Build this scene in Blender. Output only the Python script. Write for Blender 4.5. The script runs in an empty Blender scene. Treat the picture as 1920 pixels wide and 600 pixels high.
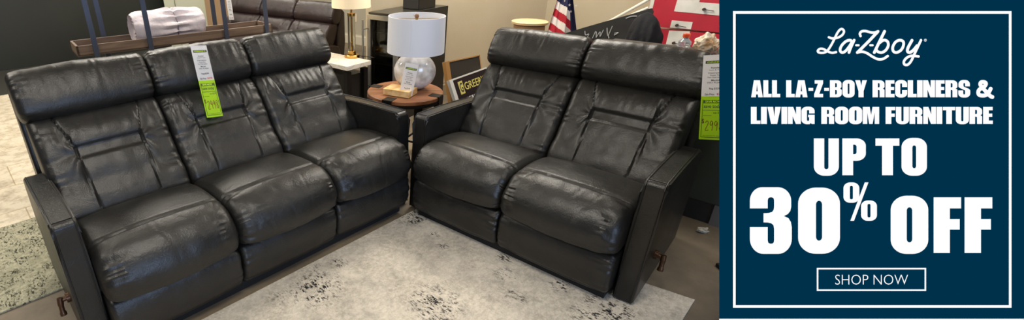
import bpy, bmesh, math, random
from mathutils import Vector, Matrix, noise
random.seed(7)
S = bpy.context.scene
COL = S.collection
PI = math.pi

# ------------------------------------------------------------------ camera
cam = bpy.data.cameras.new('camera'); cam.sensor_width = 36; cam.sensor_fit = 'HORIZONTAL'
FPX = 872.617
cam.lens = FPX / 1920 * 36
cam.shift_x = (960 - 674) / 1920
cam.clip_start = .05; cam.clip_end = 60
co = bpy.data.objects.new('camera', cam); COL.objects.link(co); S.camera = co
CR = Vector((0.99992254, -0.00524391, -0.01128789))
CU = Vector((0.01244649, 0.42128404, 0.90684334))
CF = Vector((0, 0.90691359, -0.42131667))
CC = Vector((0, 0, 1.5307))
co.matrix_world = Matrix(((CR.x, CU.x, -CF.x, CC.x), (CR.y, CU.y, -CF.y, CC.y), (CR.z, CU.z, -CF.z, CC.z), (0, 0, 0, 1)))

# ------------------------------------------------------------------ light
S.view_settings.view_transform = 'Standard'; S.view_settings.look = 'None'
S.view_settings.gamma = 1; S.view_settings.use_curve_mapping = False
EXPO = 0.0
S.view_settings.exposure = EXPO
wd = bpy.data.worlds.new('world'); S.world = wd; wd.use_nodes = True
bg = wd.node_tree.nodes['Background']; bg.inputs[0].default_value = (.72, .84, 1, 1); bg.inputs[1].default_value = .16

def area(name, loc, target, sx, sy, power, col):
    l = bpy.data.lights.new(name, 'AREA'); l.shape = 'RECTANGLE'; l.size = sx; l.size_y = sy; l.energy = power; l.color = col
    o = bpy.data.objects.new(name, l); COL.objects.link(o); o.location = loc
    o.rotation_euler = (Vector(target) - Vector(loc)).to_track_quat('-Z', 'Y').to_euler()
    return o
CEIL = 3.0
LAMPS = [(-2.8, 1.0, 42), (-.1, .8, 48), (-1.7, 4.4, 80), (1.35, 4.1, 88), (-3.9, 3.6, 56), (-4.2, 6.4, 40), (-1.9, 6.9, 75), (3.0, 1.7, 34)]
for x, y, pw in LAMPS:
    area('ceiling_lamp_light', (x, y, CEIL - .06), (x, y, 0), 1.15, .5, pw, (1, .93, .82))
# daylight through the shop window behind the camera
area('shop_window_daylight', (2.6, -3.4, 1.7), (-.6, 1.6, .4), 2.6, 1.7, 150, (.53, .69, 1))

# ------------------------------------------------------------------ materials
MATS = {}
def lin(c):
    return tuple(((v / 255) / 12.92 if v / 255 <= .04045 else ((v / 255 + .055) / 1.055) ** 2.4) for v in c)
def mat(name, c, rough=.5, metal=0, spec=.5, bump=None, var=None, emit=None, trans=0, coat=0):
    """c in sRGB 0-255; bump=(scale, strength); var=(scale, colour2, contrast)"""
    if name in MATS: return MATS[name]
    m = bpy.data.materials.new(name); m.use_nodes = True; MATS[name] = m
    nt = m.node_tree; b = nt.nodes['Principled BSDF']
    b.inputs['Base Color'].default_value = (*lin(c), 1)
    b.inputs['Roughness'].default_value = rough; b.inputs['Metallic'].default_value = metal
    b.inputs['Specular IOR Level'].default_value = spec
    b.inputs['Transmission Weight'].default_value = trans
    b.inputs['Coat Weight'].default_value = coat
    tc = nt.nodes.new('ShaderNodeTexCoord')
    if var:
        n = nt.nodes.new('ShaderNodeTexNoise'); n.inputs['Scale'].default_value = var[0]; n.inputs['Detail'].default_value = 6
        nt.links.new(tc.outputs['Object'], n.inputs['Vector'])
        r = nt.nodes.new('ShaderNodeValToRGB'); k = var[2]
        r.color_ramp.elements[0].position = .5 - k; r.color_ramp.elements[0].color = (*lin(c), 1)
        r.color_ramp.elements[1].position = .5 + k; r.color_ramp.elements[1].color = (*lin(var[1]), 1)
        nt.links.new(n.outputs['Fac'], r.inputs['Fac']); nt.links.new(r.outputs['Color'], b.inputs['Base Color'])
    if bump:
        n = nt.nodes.new('ShaderNodeTexNoise'); n.inputs['Scale'].default_value = bump[0]; n.inputs['Detail'].default_value = 5
        nt.links.new(tc.outputs['Object'], n.inputs['Vector'])
        bp = nt.nodes.new('ShaderNodeBump'); bp.inputs['Strength'].default_value = bump[1]; bp.inputs['Distance'].default_value = .01
        nt.links.new(n.outputs['Fac'], bp.inputs['Height']); nt.links.new(bp.outputs['Normal'], b.inputs['Normal'])
    if emit:
        b.inputs['Emission Color'].default_value = (*lin(emit[0]), 1); b.inputs['Emission Strength'].default_value = emit[1]
    return m
def emission(name, c, k=1.0):
    m = bpy.data.materials.new(name); m.use_nodes = True; nt = m.node_tree; nt.nodes.clear()
    e = nt.nodes.new('ShaderNodeEmission'); e.inputs[0].default_value = (*lin(c), 1); e.inputs[1].default_value = k
    o = nt.nodes.new('ShaderNodeOutputMaterial'); nt.links.new(e.outputs[0], o.inputs[0]); return m

def leather(name, c1, c2, rough=.34, tint=None):
    m = bpy.data.materials.new(name); m.use_nodes = True; nt = m.node_tree; b = nt.nodes['Principled BSDF']
    N = nt.nodes.new; Lk = nt.links.new
    tc = N('ShaderNodeTexCoord')
    n = N('ShaderNodeTexNoise'); n.inputs['Scale'].default_value = 5; n.inputs['Detail'].default_value = 8; n.inputs['Roughness'].default_value = .65
    Lk(tc.outputs['Object'], n.inputs['Vector'])
    r = N('ShaderNodeValToRGB'); r.color_ramp.elements[0].position = .35; r.color_ramp.elements[0].color = (*lin(c1), 1)
    r.color_ramp.elements[1].position = .7; r.color_ramp.elements[1].color = (*lin(c2), 1)
    Lk(n.outputs['Fac'], r.inputs['Fac']); Lk(r.outputs['Color'], b.inputs['Base Color'])
    mr = N('ShaderNodeMapRange'); mr.inputs['To Min'].default_value = rough - .07; mr.inputs['To Max'].default_value = rough + .12
    Lk(n.outputs['Fac'], mr.inputs['Value']); Lk(mr.outputs['Result'], b.inputs['Roughness'])
    b.inputs['Specular IOR Level'].default_value = .5
    # fine grain and soft creases
    v = N('ShaderNodeTexVoronoi'); v.inputs['Scale'].default_value = 330; Lk(tc.outputs['Object'], v.inputs['Vector'])
    w = N('ShaderNodeTexNoise'); w.inputs['Scale'].default_value = 17; w.inputs['Detail'].default_value = 7; w.inputs['Roughness'].default_value = .6; w.inputs['Distortion'].default_value = .7
    Lk(tc.outputs['Object'], w.inputs['Vector'])
    b1 = N('ShaderNodeBump'); b1.inputs['Strength'].default_value = .22; b1.inputs['Distance'].default_value = .0015; Lk(v.outputs['Distance'], b1.inputs['Height'])
    b2 = N('ShaderNodeBump'); b2.inputs['Strength'].default_value = .2; b2.inputs['Distance'].default_value = .012; Lk(w.outputs['Fac'], b2.inputs['Height'])
    w2 = N('ShaderNodeTexNoise'); w2.inputs['Scale'].default_value = 62; w2.inputs['Detail'].default_value = 4; w2.inputs['Distortion'].default_value = 1.6; Lk(tc.outputs['Object'], w2.inputs['Vector'])
    b3 = N('ShaderNodeBump'); b3.inputs['Strength'].default_value = .22; b3.inputs['Distance'].default_value = .004; Lk(w2.outputs['Fac'], b3.inputs['Height'])
    Lk(b1.outputs['Normal'], b2.inputs['Normal']); Lk(b2.outputs['Normal'], b3.inputs['Normal']); Lk(b3.outputs['Normal'], b.inputs['Normal'])
    return m
M_BLK = leather('black_leather', (20, 20, 19), (34, 33, 31), .36)
M_BRN = leather('brown_leather', (30, 17, 16), (46, 27, 24), .46)
M_BASE = mat('black_base', (20, 20, 20), .7)
M_BRASS = mat('brass', (190, 150, 80), .22, 1, bump=(60, .1))
M_BRONZE = mat('lever_bronze', (92, 66, 48), .35, .7)
M_STEEL = mat('brushed_steel', (140, 139, 134), .4, .35)
M_WHITEP = mat('paper_white', (238, 238, 240), .6)
M_LIME = mat('paper_lime', (196, 238, 30), .6)
M_INK = mat('ink', (40, 40, 46), .7)
M_INKR = mat('ink_red', (190, 30, 60), .7)
M_INKB = mat('ink_brown', (120, 70, 20), .7)

# ------------------------------------------------------------------ helpers
def newobj(name, bm, m, parent=None, smooth=True, loc=None):
    me = bpy.data.meshes.new(name); bmesh.ops.recalc_face_normals(bm, faces=bm.faces[:]); bm.to_mesh(me); bm.free()
    for mm in (m if isinstance(m, (list, tuple)) else [m]): me.materials.append(mm)
    if smooth:
        for p in me.polygons: p.use_smooth = True
        try: me.set_sharp_from_angle(angle=math.radians(38))
        except Exception: pass
    o = bpy.data.objects.new(name, me); COL.objects.link(o)
    if parent: o.parent = parent
    if loc: o.location = loc
    return o
def tag(o, label, cat, group=None):
    o['label'] = label; o['category'] = cat
    if group: o['group'] = group
    return o
def thing(name, label, cat, loc=(0, 0, 0), rz=0, group=None):
    o = bpy.data.objects.new(name, None); o.empty_display_size = .1; COL.objects.link(o)
    o.location = loc; o.rotation_euler = (0, 0, rz); return tag(o, label, cat, group)
def struct(name, bm, m, smooth=False):
    o = newobj(name, bm, m, smooth=smooth); o['kind'] = 'structure'; return o
def box(bm, a, b, bev=0, seg=2, mi=0):
    g = bmesh.ops.create_cube(bm, size=1)
    vs = g['verts']
    for v in vs:
        v.co = Vector([(a[i] + b[i]) / 2 + v.co[i] * (b[i] - a[i]) for i in range(3)])
    fs = set(f for v in vs for f in v.link_faces)
    for f in fs: f.material_index = mi
    if bev:
        es = list(set(e for v in vs for e in v.link_edges))
        bmesh.ops.bevel(bm, geom=es, offset=bev, segments=seg, profile=.6, affect='EDGES')
    return bm
def tube(bm, pts, r, n=10, mi=0):
    pts = [Vector(p) for p in pts]; rs = r if isinstance(r, (list, tuple)) else [r] * len(pts)
    prev = None; rings = []
    for i, p in enumerate(pts):
        t = (pts[min(i + 1, len(pts) - 1)] - pts[max(i - 1, 0)]).normalized()
        if prev is None:
            a = t.orthogonal().normalized()
        else:
            a = (prev - t * prev.dot(t)).normalized()
        prev = a; b = t.cross(a)
        rings.append([bm.verts.new(p + (a * math.cos(2 * PI * k / n) + b * math.sin(2 * PI * k / n)) * rs[i]) for k in range(n)])
    for i in range(len(rings) - 1):
        for k in range(n):
            f = bm.faces.new((rings[i][k], rings[i][(k + 1) % n], rings[i + 1][(k + 1) % n], rings[i + 1][k])); f.material_index = mi
    bm.faces.new(rings[0][::-1]).material_index = mi; bm.faces.new(rings[-1]).material_index = mi
    return bm
def lathe(bm, prof, n=48, c=(0, 0, 0), caps=True, mi=0):
    rings = []
    for r, z in prof:
        rings.append([bm.verts.new((c[0] + r * math.cos(2 * PI * k / n), c[1] + r * math.sin(2 * PI * k / n), c[2] + z)) for k in range(n)])
    for i in range(len(rings) - 1):
        for k in range(n):
            bm.faces.new((rings[i][k], rings[i][(k + 1) % n], rings[i + 1][(k + 1) % n], rings[i + 1][k])).material_index = mi
    if caps:
        bm.faces.new(rings[0][::-1]).material_index = mi; bm.faces.new(rings[-1]).material_index = mi
    return bm
def crom(pts, n=8, closed=False):
    pts = [Vector(p) for p in pts]; L = len(pts); out = []
    rng = range(L if closed else L - 1)
    for i in rng:
        if closed: p0, p1, p2, p3 = pts[i - 1], pts[i], pts[(i + 1) % L], pts[(i + 2) % L]
        else: p0, p1, p2, p3 = pts[max(i - 1, 0)], pts[i], pts[i + 1], pts[min(i + 2, L - 1)]
        for k in range(n):
            t = k / n
            out.append(.5 * ((2 * p1) + (-p0 + p2) * t + (2 * p0 - 5 * p1 + 4 * p2 - p3) * t * t + (-p0 + 3 * p1 - 3 * p2 + p3) * t ** 3))
    if not closed: out.append(pts[-1])
    return out
def resample(pts, N):
    L = [0]
    for i in range(len(pts)): L.append(L[-1] + (pts[(i + 1) % len(pts)] - pts[i]).length)
    T = L[-1]; out = []; j = 0
    for k in range(N):
        s = T * k / N
        while L[j + 1] < s: j += 1
        t = (s - L[j]) / max(L[j + 1] - L[j], 1e-9)
        out.append(pts[j].lerp(pts[(j + 1) % len(pts)], t))
    return out
def prism(bm, poly, a, b, axis='x', bev=0, seg=2, mi=0):
    """poly: list of 2D points in the plane across the axis"""
    def P(p, t): return (t, p[0], p[1]) if axis == 'x' else ((p[0], t, p[1]) if axis == 'y' else (p[0], p[1], t))
    v0 = [bm.verts.new(P(p, a)) for p in poly]; v1 = [bm.verts.new(P(p, b)) for p in poly]; n = len(poly)
    f0 = bm.faces.new(v0); f1 = bm.faces.new(v1[::-1]); f0.material_index = f1.material_index = mi
    for i in range(n): bm.faces.new((v0[i], v0[(i + 1) % n], v1[(i + 1) % n], v1[i])).material_index = mi
    if bev:
        es = list(set(list(f0.edges) + list(f1.edges)))
        bmesh.ops.bevel(bm, geom=es, offset=bev, segments=seg, profile=.6, affect='EDGES')
    return bm

# flat artwork: shapes in a 2D plane (x right, y up) turned into thin meshes
def flat_shapes(bm, shapes, z=0, mi=0):
    """shapes: list of (outer, [holes]); filled with triangles"""
    for outer, holes in shapes:
        edges = []
        for loop in [outer] + list(holes):
            cl = []
            for p in loop:
                if not cl or math.hypot(p[0] - cl[-1][0], p[1] - cl[-1][1]) > 1e-5: cl.append(p)
            if math.hypot(cl[0][0] - cl[-1][0], cl[0][1] - cl[-1][1]) < 1e-5: cl.pop()
            loop = cl
            vs = [bm.verts.new((p[0], p[1], z)) for p in loop]
            edges += [bm.edges.new((vs[i], vs[(i + 1) % len(vs)])) for i in range(len(vs))]
        r = bmesh.ops.triangle_fill(bm, edges=edges, use_beauty=True, use_dissolve=False)
        for g in r['geom']:
            if isinstance(g, bmesh.types.BMFace):
                g.material_index = mi
                if g.normal.z < 0: g.normal_flip()
    return bm
def ribbon(bm, pts, r, z=0, cap=True, mi=0):
    pts = [Vector((p[0], p[1])) for p in pts]
    L = []; n = len(pts)
    for i in range(n):
        t = (pts[min(i + 1, n - 1)] - pts[max(i - 1, 0)])
        if t.length < 1e-9: t = Vector((1, 0))
        t.normalize(); nn = Vector((-t.y, t.x)); L.append((pts[i] + nn * r, pts[i] - nn * r))
    for i in range(n - 1):
        q = [L[i][0], L[i][1], L[i + 1][1], L[i + 1][0]]
        f = bm.faces.new([bm.verts.new((a.x, a.y, z)) for a in q]); f.material_index = mi
    if cap:
        for c in (pts[0], pts[-1]):
            bm.faces.new([bm.verts.new((c.x + r * math.cos(2 * PI * k / 20), c.y + r * math.sin(2 * PI * k / 20), z)) for k in range(20)]).material_index = mi
        for c in pts[1:-1]:
            bm.faces.new([bm.verts.new((c.x + r * math.cos(2 * PI * k / 12), c.y + r * math.sin(2 * PI * k / 12), z)) for k in range(12)]).material_index = mi
    return bm
def text_bm(s, w, h=None, bold=0, align='LEFT'):
    """text from Blender's own font as a bmesh, scaled to width w (height h)"""
    cu = bpy.data.curves.new('lettering', 'FONT'); cu.body = s; cu.size = 1; cu.offset = bold; cu.resolution_u = 3
    o = bpy.data.objects.new('lettering', cu); COL.objects.link(o)
    bpy.context.view_layer.update()
    me = bpy.data.meshes.new_from_object(o.evaluated_get(bpy.context.evaluated_depsgraph_get()))
    bpy.data.objects.remove(o); bpy.data.curves.remove(cu)
    bm = bmesh.new(); bm.from_mesh(me); bpy.data.meshes.remove(me)
    xs = [v.co.x for v in bm.verts]; ys = [v.co.y for v in bm.verts]
    x0, x1, y0, y1 = min(xs), max(xs), min(ys), max(ys)
    sx = w / (x1 - x0); sy = (h / (y1 - y0)) if h else sx
    for v in bm.verts: v.co = Vector(((v.co.x - x0) * sx, (v.co.y - y0) * sy, 0))
    return bm
def merge(dst, src, M=Matrix.Identity(4), mi=None):
    me = bpy.data.meshes.new('tmp'); src.to_mesh(me); src.free(); me.transform(M); n0 = len(dst.faces)
    dst.from_mesh(me); bpy.data.meshes.remove(me); dst.faces.ensure_lookup_table()
    if mi is not None:
        for f in dst.faces[n0:]: f.material_index = mi
    return dst

# ------------------------------------------------------------------ heavy-letter glyphs, cap height 1
def arc(cx, cy, rx, ry, a0, a1, n=10):
    return [(cx + rx * math.cos(math.radians(a0 + (a1 - a0) * k / n)), cy + ry * math.sin(math.radians(a0 + (a1 - a0) * k / n))) for k in range(n + 1)]
def rr(x0, y0, x1, y1, rx, ry, c='1111'):
    p = []
    for (cx, cy, a, px, py), on in zip(((x0 + rx, y0 + ry, 180, x0, y0), (x1 - rx, y0 + ry, 270, x1, y0), (x1 - rx, y1 - ry, 0, x1, y1), (x0 + rx, y1 - ry, 90, x0, y1)), c):
        p += arc(cx, cy, rx, ry, a, a + 90) if on == '1' else [(px, py)]
    return p
G = {}
G['O'] = (.66, [(rr(0, -.015, .66, 1.015, .28, .25), [rr(.282, .19, .378, .81, .047, .06)])])
G['U'] = (.66, [([(0, 1), (0, .25)] + arc(.28, .235, .28, .25, 180, 270) + arc(.38, .235, .28, .25, 270, 360) + [(.66, 1), (.385, 1), (.385, .22)] + arc(.33, .22, .055, .06, 0, -180) + [(.275, 1)], [])])
G['C'] = (.64, [([(.64, .6), (.64, .75)] + arc(.36, .765, .28, .25, 0, 90) + arc(.28, .765, .28, .25, 90, 180) + arc(.28, .235, .28, .25, 180, 270) + arc(.36, .235, .28, .25, 270, 360) + [(.64, .42), (.37, .42), (.37, .24)] + arc(.32, .24, .05, .06, 0, -180) + [(.27, .76)] + arc(.32, .76, .05, .06, 180, 0) + [(.37, .6)], [])])
G['G'] = (.65, [([(.65, .62), (.65, .75)] + arc(.37, .765, .28, .25, 0, 90) + arc(.28, .765, .28, .25, 90, 180) + arc(.28, .235, .28, .25, 180, 270) + [(.40, -.01), (.47, .06), (.5, 0), (.65, 0), (.65, .54), (.33, .54), (.33, .40), (.38, .40), (.38, .24)] + arc(.325, .24, .055, .06, 0, -180) + [(.27, .76)] + arc(.325, .76, .055, .06, 180, 0) + [(.38, .62)], [])])
G['I'] = (.29, [([(0, 0), (.29, 0), (.29, 1), (0, 1)], [])])
G['L'] = (.47, [([(0, 0), (.47, 0), (.47, .2), (.285, .2), (.285, 1), (0, 1)], [])])
G['E'] = (.49, [([(0, 0), (.49, 0), (.49, .2), (.285, .2), (.285, .42), (.46, .42), (.46, .61), (.285, .61), (.285, .8), (.48, .8), (.48, 1), (0, 1)], [])])
G['F'] = (.49, [([(0, 0), (.29, 0), (.29, .42), (.465, .42), (.465, .61), (.29, .61), (.29, .8), (.49, .8), (.49, 1), (0, 1)], [])])
G['T'] = (.62, [([(.17, 0), (.455, 0), (.455, .8), (.62, .8), (.62, 1), (0, 1), (0, .8), (.17, .8)], [])])
G['N'] = (.64, [([(0, 0), (.235, 0), (.235, .45), (.39, 0), (.64, 0), (.64, 1), (.405, 1), (.405, .56), (.26, 1), (0, 1)], [])])
G['M'] = (.82, [([(0, 0), (.225, 0), (.225, .66), (.32, 0), (.49, 0), (.595, .68), (.595, 0), (.82, 0), (.82, 1), (.485, 1), (.415, .52), (.345, 1), (0, 1)], [])])
G['V'] = (.66, [([(.18, 0), (.48, 0), (.66, 1), (.38, 1), (.335, .42), (.28, 1), (0, 1)], [])])
G['A'] = (.67, [([(0, 0), (.27, 0), (.285, .17), (.39, .17), (.405, 0), (.67, 0), (.51, 1), (.155, 1)], [[(.335, .78), (.30, .35), (.375, .35)]])])
G['Y'] = (.64, [([(.18, 0), (.46, 0), (.46, .36), (.64, 1), (.385, 1), (.33, .66), (.27, 1), (0, 1), (.18, .36)], [])])
G['Z'] = (.5, [([(0, 0), (.49, 0), (.49, .2), (.28, .2), (.49, .82), (.49, 1), (.03, 1), (.03, .8), (.21, .8), (0, .18)], [])])
G['-'] = (.3, [([(.02, .38), (.28, .38), (.28, .55), (.02, .55)], [])])
_R = [(0, 0), (0, 1)] + [(.3, 1)] + arc(.38, .78, .26, .22, 90, 0) + [(.64, .66)] + arc(.52, .62, .12, .1, 0, -70) + arc(.52, .42, .12, .08, 70, 0) + [(.64, 0), (.38, 0), (.38, .36)] + arc(.33, .37, .05, .06, 0, 90) + [(.285, .43), (.285, 0)]
G['R'] = (.66, [(_R, [[(.285, .58), (.33, .58)] + arc(.33, .64, .05, .06, -90, 0) + arc(.33, .77, .05, .06, 0, 90) + [(.285, .83)]])])
G['P'] = (.62, [([(0, 0), (0, 1), (.33, 1)] + arc(.37, .8, .25, .2, 90, 0) + arc(.37, .59, .25, .2, 0, -90) + [(.285, .39), (.285, 0)], [[(.285, .57), (.32, .57)] + arc(.32, .63, .055, .06, -90, 0) + arc(.32, .77, .055, .06, 0, 90) + [(.285, .83)]])])
G['B'] = (.66, [([(0, 0), (0, 1), (.36, 1)] + arc(.38, .8, .25, .2, 90, 0) + [(.63, .66)] + arc(.5, .62, .13, .1, 0, -60) + arc(.5, .4, .15, .1, 60, 0) + arc(.39, .22, .26, .22, 0, -90), [[(.285, .17), (.33, .17)] + arc(.33, .23, .05, .06, -90, 0) + arc(.33, .37, .05, .06, 0, 90) + [(.285, .43)], [(.285, .59), (.33, .59)] + arc(.33, .65, .05, .06, -90, 0) + arc(.33, .77, .05, .06, 0, 90) + [(.285, .83)]])])
_S = [(.62, .64), (.62, .76)] + arc(.37, .77, .25, .245, 0, 90) + arc(.26, .77, .25, .245, 90, 180) + [(.01, .68)] + arc(.2, .66, .19, .14, 180, 240) + [(.33, .42)] + arc(.31, .36, .055, .07, 60, 0) + [(.365, .22)] + arc(.315, .22, .05, .055, 0, -180) + [(.265, .40), (0, .40), (0, .25)] + arc(.26, .23, .26, .245, 180, 270) + arc(.38, .23, .26, .245, 270, 360) + [(.64, .34)] + arc(.44, .36, .2, .17, 0, 60) + [(.29, .62)] + arc(.325, .69, .05, .06, 240, 180) + [(.275, .79)] + arc(.32, .79, .045, .05, 180, 0) + [(.365, .64)]
G['S'] = (.65, [(_S, [])])
def zz(l, x0, y0, h): return [((x - x0) / h, (y0 - y) / h) for x, y in l]
_3 = zz([(55, 215), (55, 185)], 55, 515, 440) + [((135 - 55 + 80 * math.cos(a)) / 440 * 1, (515 - 165 + 90 * math.sin(a)) / 440) for a in [PI - k * PI / 20 for k in range(11)]] + \
     [((240 - 55 + 88 * math.cos(a)) / 440, (515 - 165 + 90 * math.sin(a)) / 440) for a in [PI / 2 - k * PI / 20 for k in range(11)]] + \
     zz([(328, 205), (322, 232), (306, 252), (280, 265), (310, 279), (326, 305), (332, 340), (332, 410)], 55, 515, 440) + \
     [((240 - 55 + 92 * math.cos(a)) / 440, (100 + 100 * math.sin(a)) / 440) for a in [-k * PI / 20 for k in range(11)]] + \
     [((145 - 55 + 90 * math.cos(a)) / 440, (100 + 100 * math.sin(a)) / 440) for a in [-PI / 2 - k * PI / 20 for k in range(11)]] + \
     zz([(55, 400), (55, 338), (173, 338), (173, 425), (176, 440), (184, 446), (194, 448), (206, 446), (213, 438), (215, 425), (215, 350), (211, 326), (198, 314), (175, 308), (145, 307), (145, 247), (180, 245), (202, 238), (212, 224), (215, 205), (215, 160), (212, 149), (205, 143), (194, 141), (183, 143), (176, 150), (173, 160), (173, 215)], 55, 515, 440)
G['3'] = (.63, [(_3, [])])
G['0'] = G['O']
G['%'] = (1.0, [([(x * 1.35, y * .53 + .47) for x, y in rr(0, 0, .334, 1, .14, .28)], [[(x * 1.35, y * .53 + .47) for x, y in rr(.135, .17, .199, .83, .03, .06)]]),
                ([(x * 1.35 + .5, y * .53) for x, y in rr(0, 0, .334, 1, .14, .28)], [[(x * 1.35 + .5, y * .53) for x, y in rr(.135, .17, .199, .83, .03, .06)]]),
                ([(.195, 0), (.30, 0), (.71, 1), (.605, 1)], [])])
G[' '] = (.17, [])
def heavy(bm, s, x0, x1, y0, y1, gap=.035):
    """heavy condensed letters filling x0..x1, baseline y0 to cap line y1"""
    tot = sum(G[c][0] if c in G else .8 for c in s) + gap * (len(s) - 1); h = y1 - y0; sx = (x1 - x0) / tot
    x = x0
    for c in s:
        if c == '&':
            w = .8
            P = crom([(.8, .02), (.66, .12), (.3, .6), (.22, .75), (.25, .87), (.36, .9), (.47, .85), (.48, .74), (.38, .6), (.18, .46), (.12, .3), (.16, .15), (.32, .1), (.5, .14), (.63, .3), (.72, .5)], 6)
            ribbon(bm, [(x + px * sx, y0 + py * h) for px, py in P], .115 * h)
        else:
            w = G[c][0]
            gb = bmesh.new(); flat_shapes(gb, G[c][1])
            for v in gb.verts: v.co = Vector((x + v.co.x * sx, y0 + v.co.y * h, 0))
            merge(bm, gb)
        x += (w + gap) * sx
    return bm

# ------------------------------------------------------------------ the room
SX, SY, SA = -1.0634, 1.3539, math.radians(41.1503)      # three-seat sofa frame
LX, LY, LA = .2713, 2.53, math.radians(-44.8514)          # loveseat frame
def fr(X, Y, A): return Matrix.Translation((X, Y, 0)) @ Matrix.Rotation(A, 4, 'Z')
MS, ML = fr(SX, SY, SA), fr(LX, LY, LA)

def floor_material():
    m = bpy.data.materials.new('worn_concrete'); m.use_nodes = True; nt = m.node_tree; b = nt.nodes['Principled BSDF']; N = nt.nodes.new; Lk = nt.links.new
    tc = N('ShaderNodeTexCoord'); n = N('ShaderNodeTexNoise'); n.inputs['Scale'].default_value = 1.6; n.inputs['Detail'].default_value = 10; n.inputs['Roughness'].default_value = .7
    Lk(tc.outputs['Object'], n.inputs['Vector']); r = N('ShaderNodeValToRGB')
    r.color_ramp.elements[0].position = .35; r.color_ramp.elements[0].color = (*lin((98, 88, 74)), 1); r.color_ramp.elements[1].position = .68; r.color_ramp.elements[1].color = (*lin((136, 122, 101)), 1)
    Lk(n.outputs['Fac'], r.inputs['Fac']); Lk(r.outputs['Color'], b.inputs['Base Color']); b.inputs['Roughness'].default_value = .6
    return m
bm = bmesh.new(); box(bm, (-11, -4, -.1), (7, 18, 0)); struct('floor', bm, floor_material())

def tile_material():
    m = bpy.data.materials.new('pale_plank_tile'); m.use_nodes = True; nt = m.node_tree; b = nt.nodes['Principled BSDF']; N = nt.nodes.new; Lk = nt.links.new
    tc = N('ShaderNodeTexCoord'); br = N('ShaderNodeTexBrick'); br.inputs['Scale'].default_value = 1; br.inputs['Brick Width'].default_value = .9; br.inputs['Row Height'].default_value = .42
    br.inputs['Mortar Size'].default_value = .004; br.inputs['Mortar'].default_value = (*lin((205, 196, 176)), 1); br.inputs['Color1'].default_value = (1, 1, 1, 1); br.inputs['Color2'].default_value = (.86, .86, .86, 1)
    Lk(tc.outputs['Object'], br.inputs['Vector'])
    n = N('ShaderNodeTexNoise'); n.inputs['Scale'].default_value = 9; n.inputs['Detail'].default_value = 9; n.inputs['Roughness'].default_value = .75; Lk(tc.outputs['Object'], n.inputs['Vector'])
    r = N('ShaderNodeValToRGB'); r.color_ramp.elements[0].position = .33; r.color_ramp.elements[0].color = (*lin((162, 148, 124)), 1); r.color_ramp.elements[1].position = .55; r.color_ramp.elements[1].color = (*lin((212, 201, 178)), 1)
    Lk(n.outputs['Fac'], r.inputs['Fac']); mx = N('ShaderNodeMixRGB'); mx.blend_type = 'MULTIPLY'; mx.inputs[0].default_value = 1
    Lk(r.outputs['Color'], mx.inputs[1]); Lk(br.outputs['Color'], mx.inputs[2]); Lk(mx.outputs[0], b.inputs['Base Color']); b.inputs['Roughness'].default_value = .5
    return m
bm = bmesh.new(); box(bm, (-5, 1.48, 0), (1.2, 4.86, .004)); o = struct('trim_1', bm, tile_material()); o.matrix_world = MS

M_WALL = mat('beige_plaster', (186, 172, 144), .85, bump=(90, .12), var=(2.5, (196, 183, 156), .3))
M_WALLG = mat('grey_plaster', (176, 170, 152), .85)
def wall(name, a, b, m, th=.12, h=CEIL, z0=0):
    a, b = Vector((*a, 0)), Vector((*b, 0)); d = b - a
    bm = bmesh.new(); box(bm, (0, 0, z0), (d.length, th, h)); o = struct(name, bm, m)
    o.matrix_world = Matrix.Translation(a) @ Matrix.Rotation(math.atan2(d.y, d.x), 4, 'Z'); return o
# beige wall behind the round table, corner, wall behind the loveseat
wall('wall_back', (.13, 4.62), (2.17, 5.57), M_WALL)
wall('wall_right', (2.17, 5.57), (2.17 + .709 * 5.2, 5.57 - .705 * 5.2), M_WALL)
wall('wall_return', (.13 + .12, 4.74), (.45, 7.7), M_WALL)
# far grey wall with the power outlet, dark green wall at far left
wall('wall_far', (.9 - .709 * 13, 7.0 + .705 * 13), (.9, 7.0), M_WALLG)
p0 = MS @ Vector((-3.2, 6.25, 0))
M_DARK = mat('dark_green_panel', (27, 30, 26), .5, var=(1.2, (40, 42, 36), .3))
def wallM(name, a, b, m, **k): wall(name, (a[0], a[1]), (b[0], b[1]), m, **k)
def baseboard(name, a, b, h, m, th=.02, off=.0):
    a, b = Vector((*a, 0)), Vector((*b, 0)); d = b - a; bm = bmesh.new()
    prism(bm, [(0, 0), (-th, 0), (-th, h * .8), (-th * .5, h * .9), (-th * .5, h), (0, h)], 0, d.length)
    o = struct(name, bm, m); o.matrix_world = Matrix.Translation(a) @ Matrix.Rotation(math.atan2(d.y, d.x), 4, 'Z'); return o
M_BBW = mat('white_trim', (205, 198, 178), .5)
baseboard('baseboard_far', (.9 - .709 * 7.2, 7.0 + .705 * 7.2), (.9, 7.0), .16, M_BBW)
baseboard('baseboard_back', (.13, 4.62), (2.17, 5.57), .14, mat('tan_trim', (150, 136, 108), .6))
bm = bmesh.new(); box(bm, (-11, -4, CEIL), (7, 18, CEIL + .1)); struct('ceiling', bm, mat('ceiling_tile', (205, 200, 190), .9))

for i, (x, y, pw) in enumerate(LAMPS):
    t = thing('ceiling_light', 'flat rectangular ceiling light panel over the showroom floor', 'ceiling light', (x, y, CEIL), 0, 'ceiling light panels')
    bm = bmesh.new()
    for a, b in (((-.62, -.3, -.05), (-.58, .3, 0)), ((.58, -.3, -.05), (.62, .3, 0)), ((-.58, -.3, -.05), (.58, -.26, 0)), ((-.58, .26, -.05), (.58, .3, 0))): box(bm, a, b)
    newobj('frame', bm, M_BBW, t, False)
    bm = bmesh.new(); box(bm, (-.58, -.26, -.02), (.58, .26, -.005)); newobj('diffuser', bm, M_WHITEP, t, False)

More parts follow.
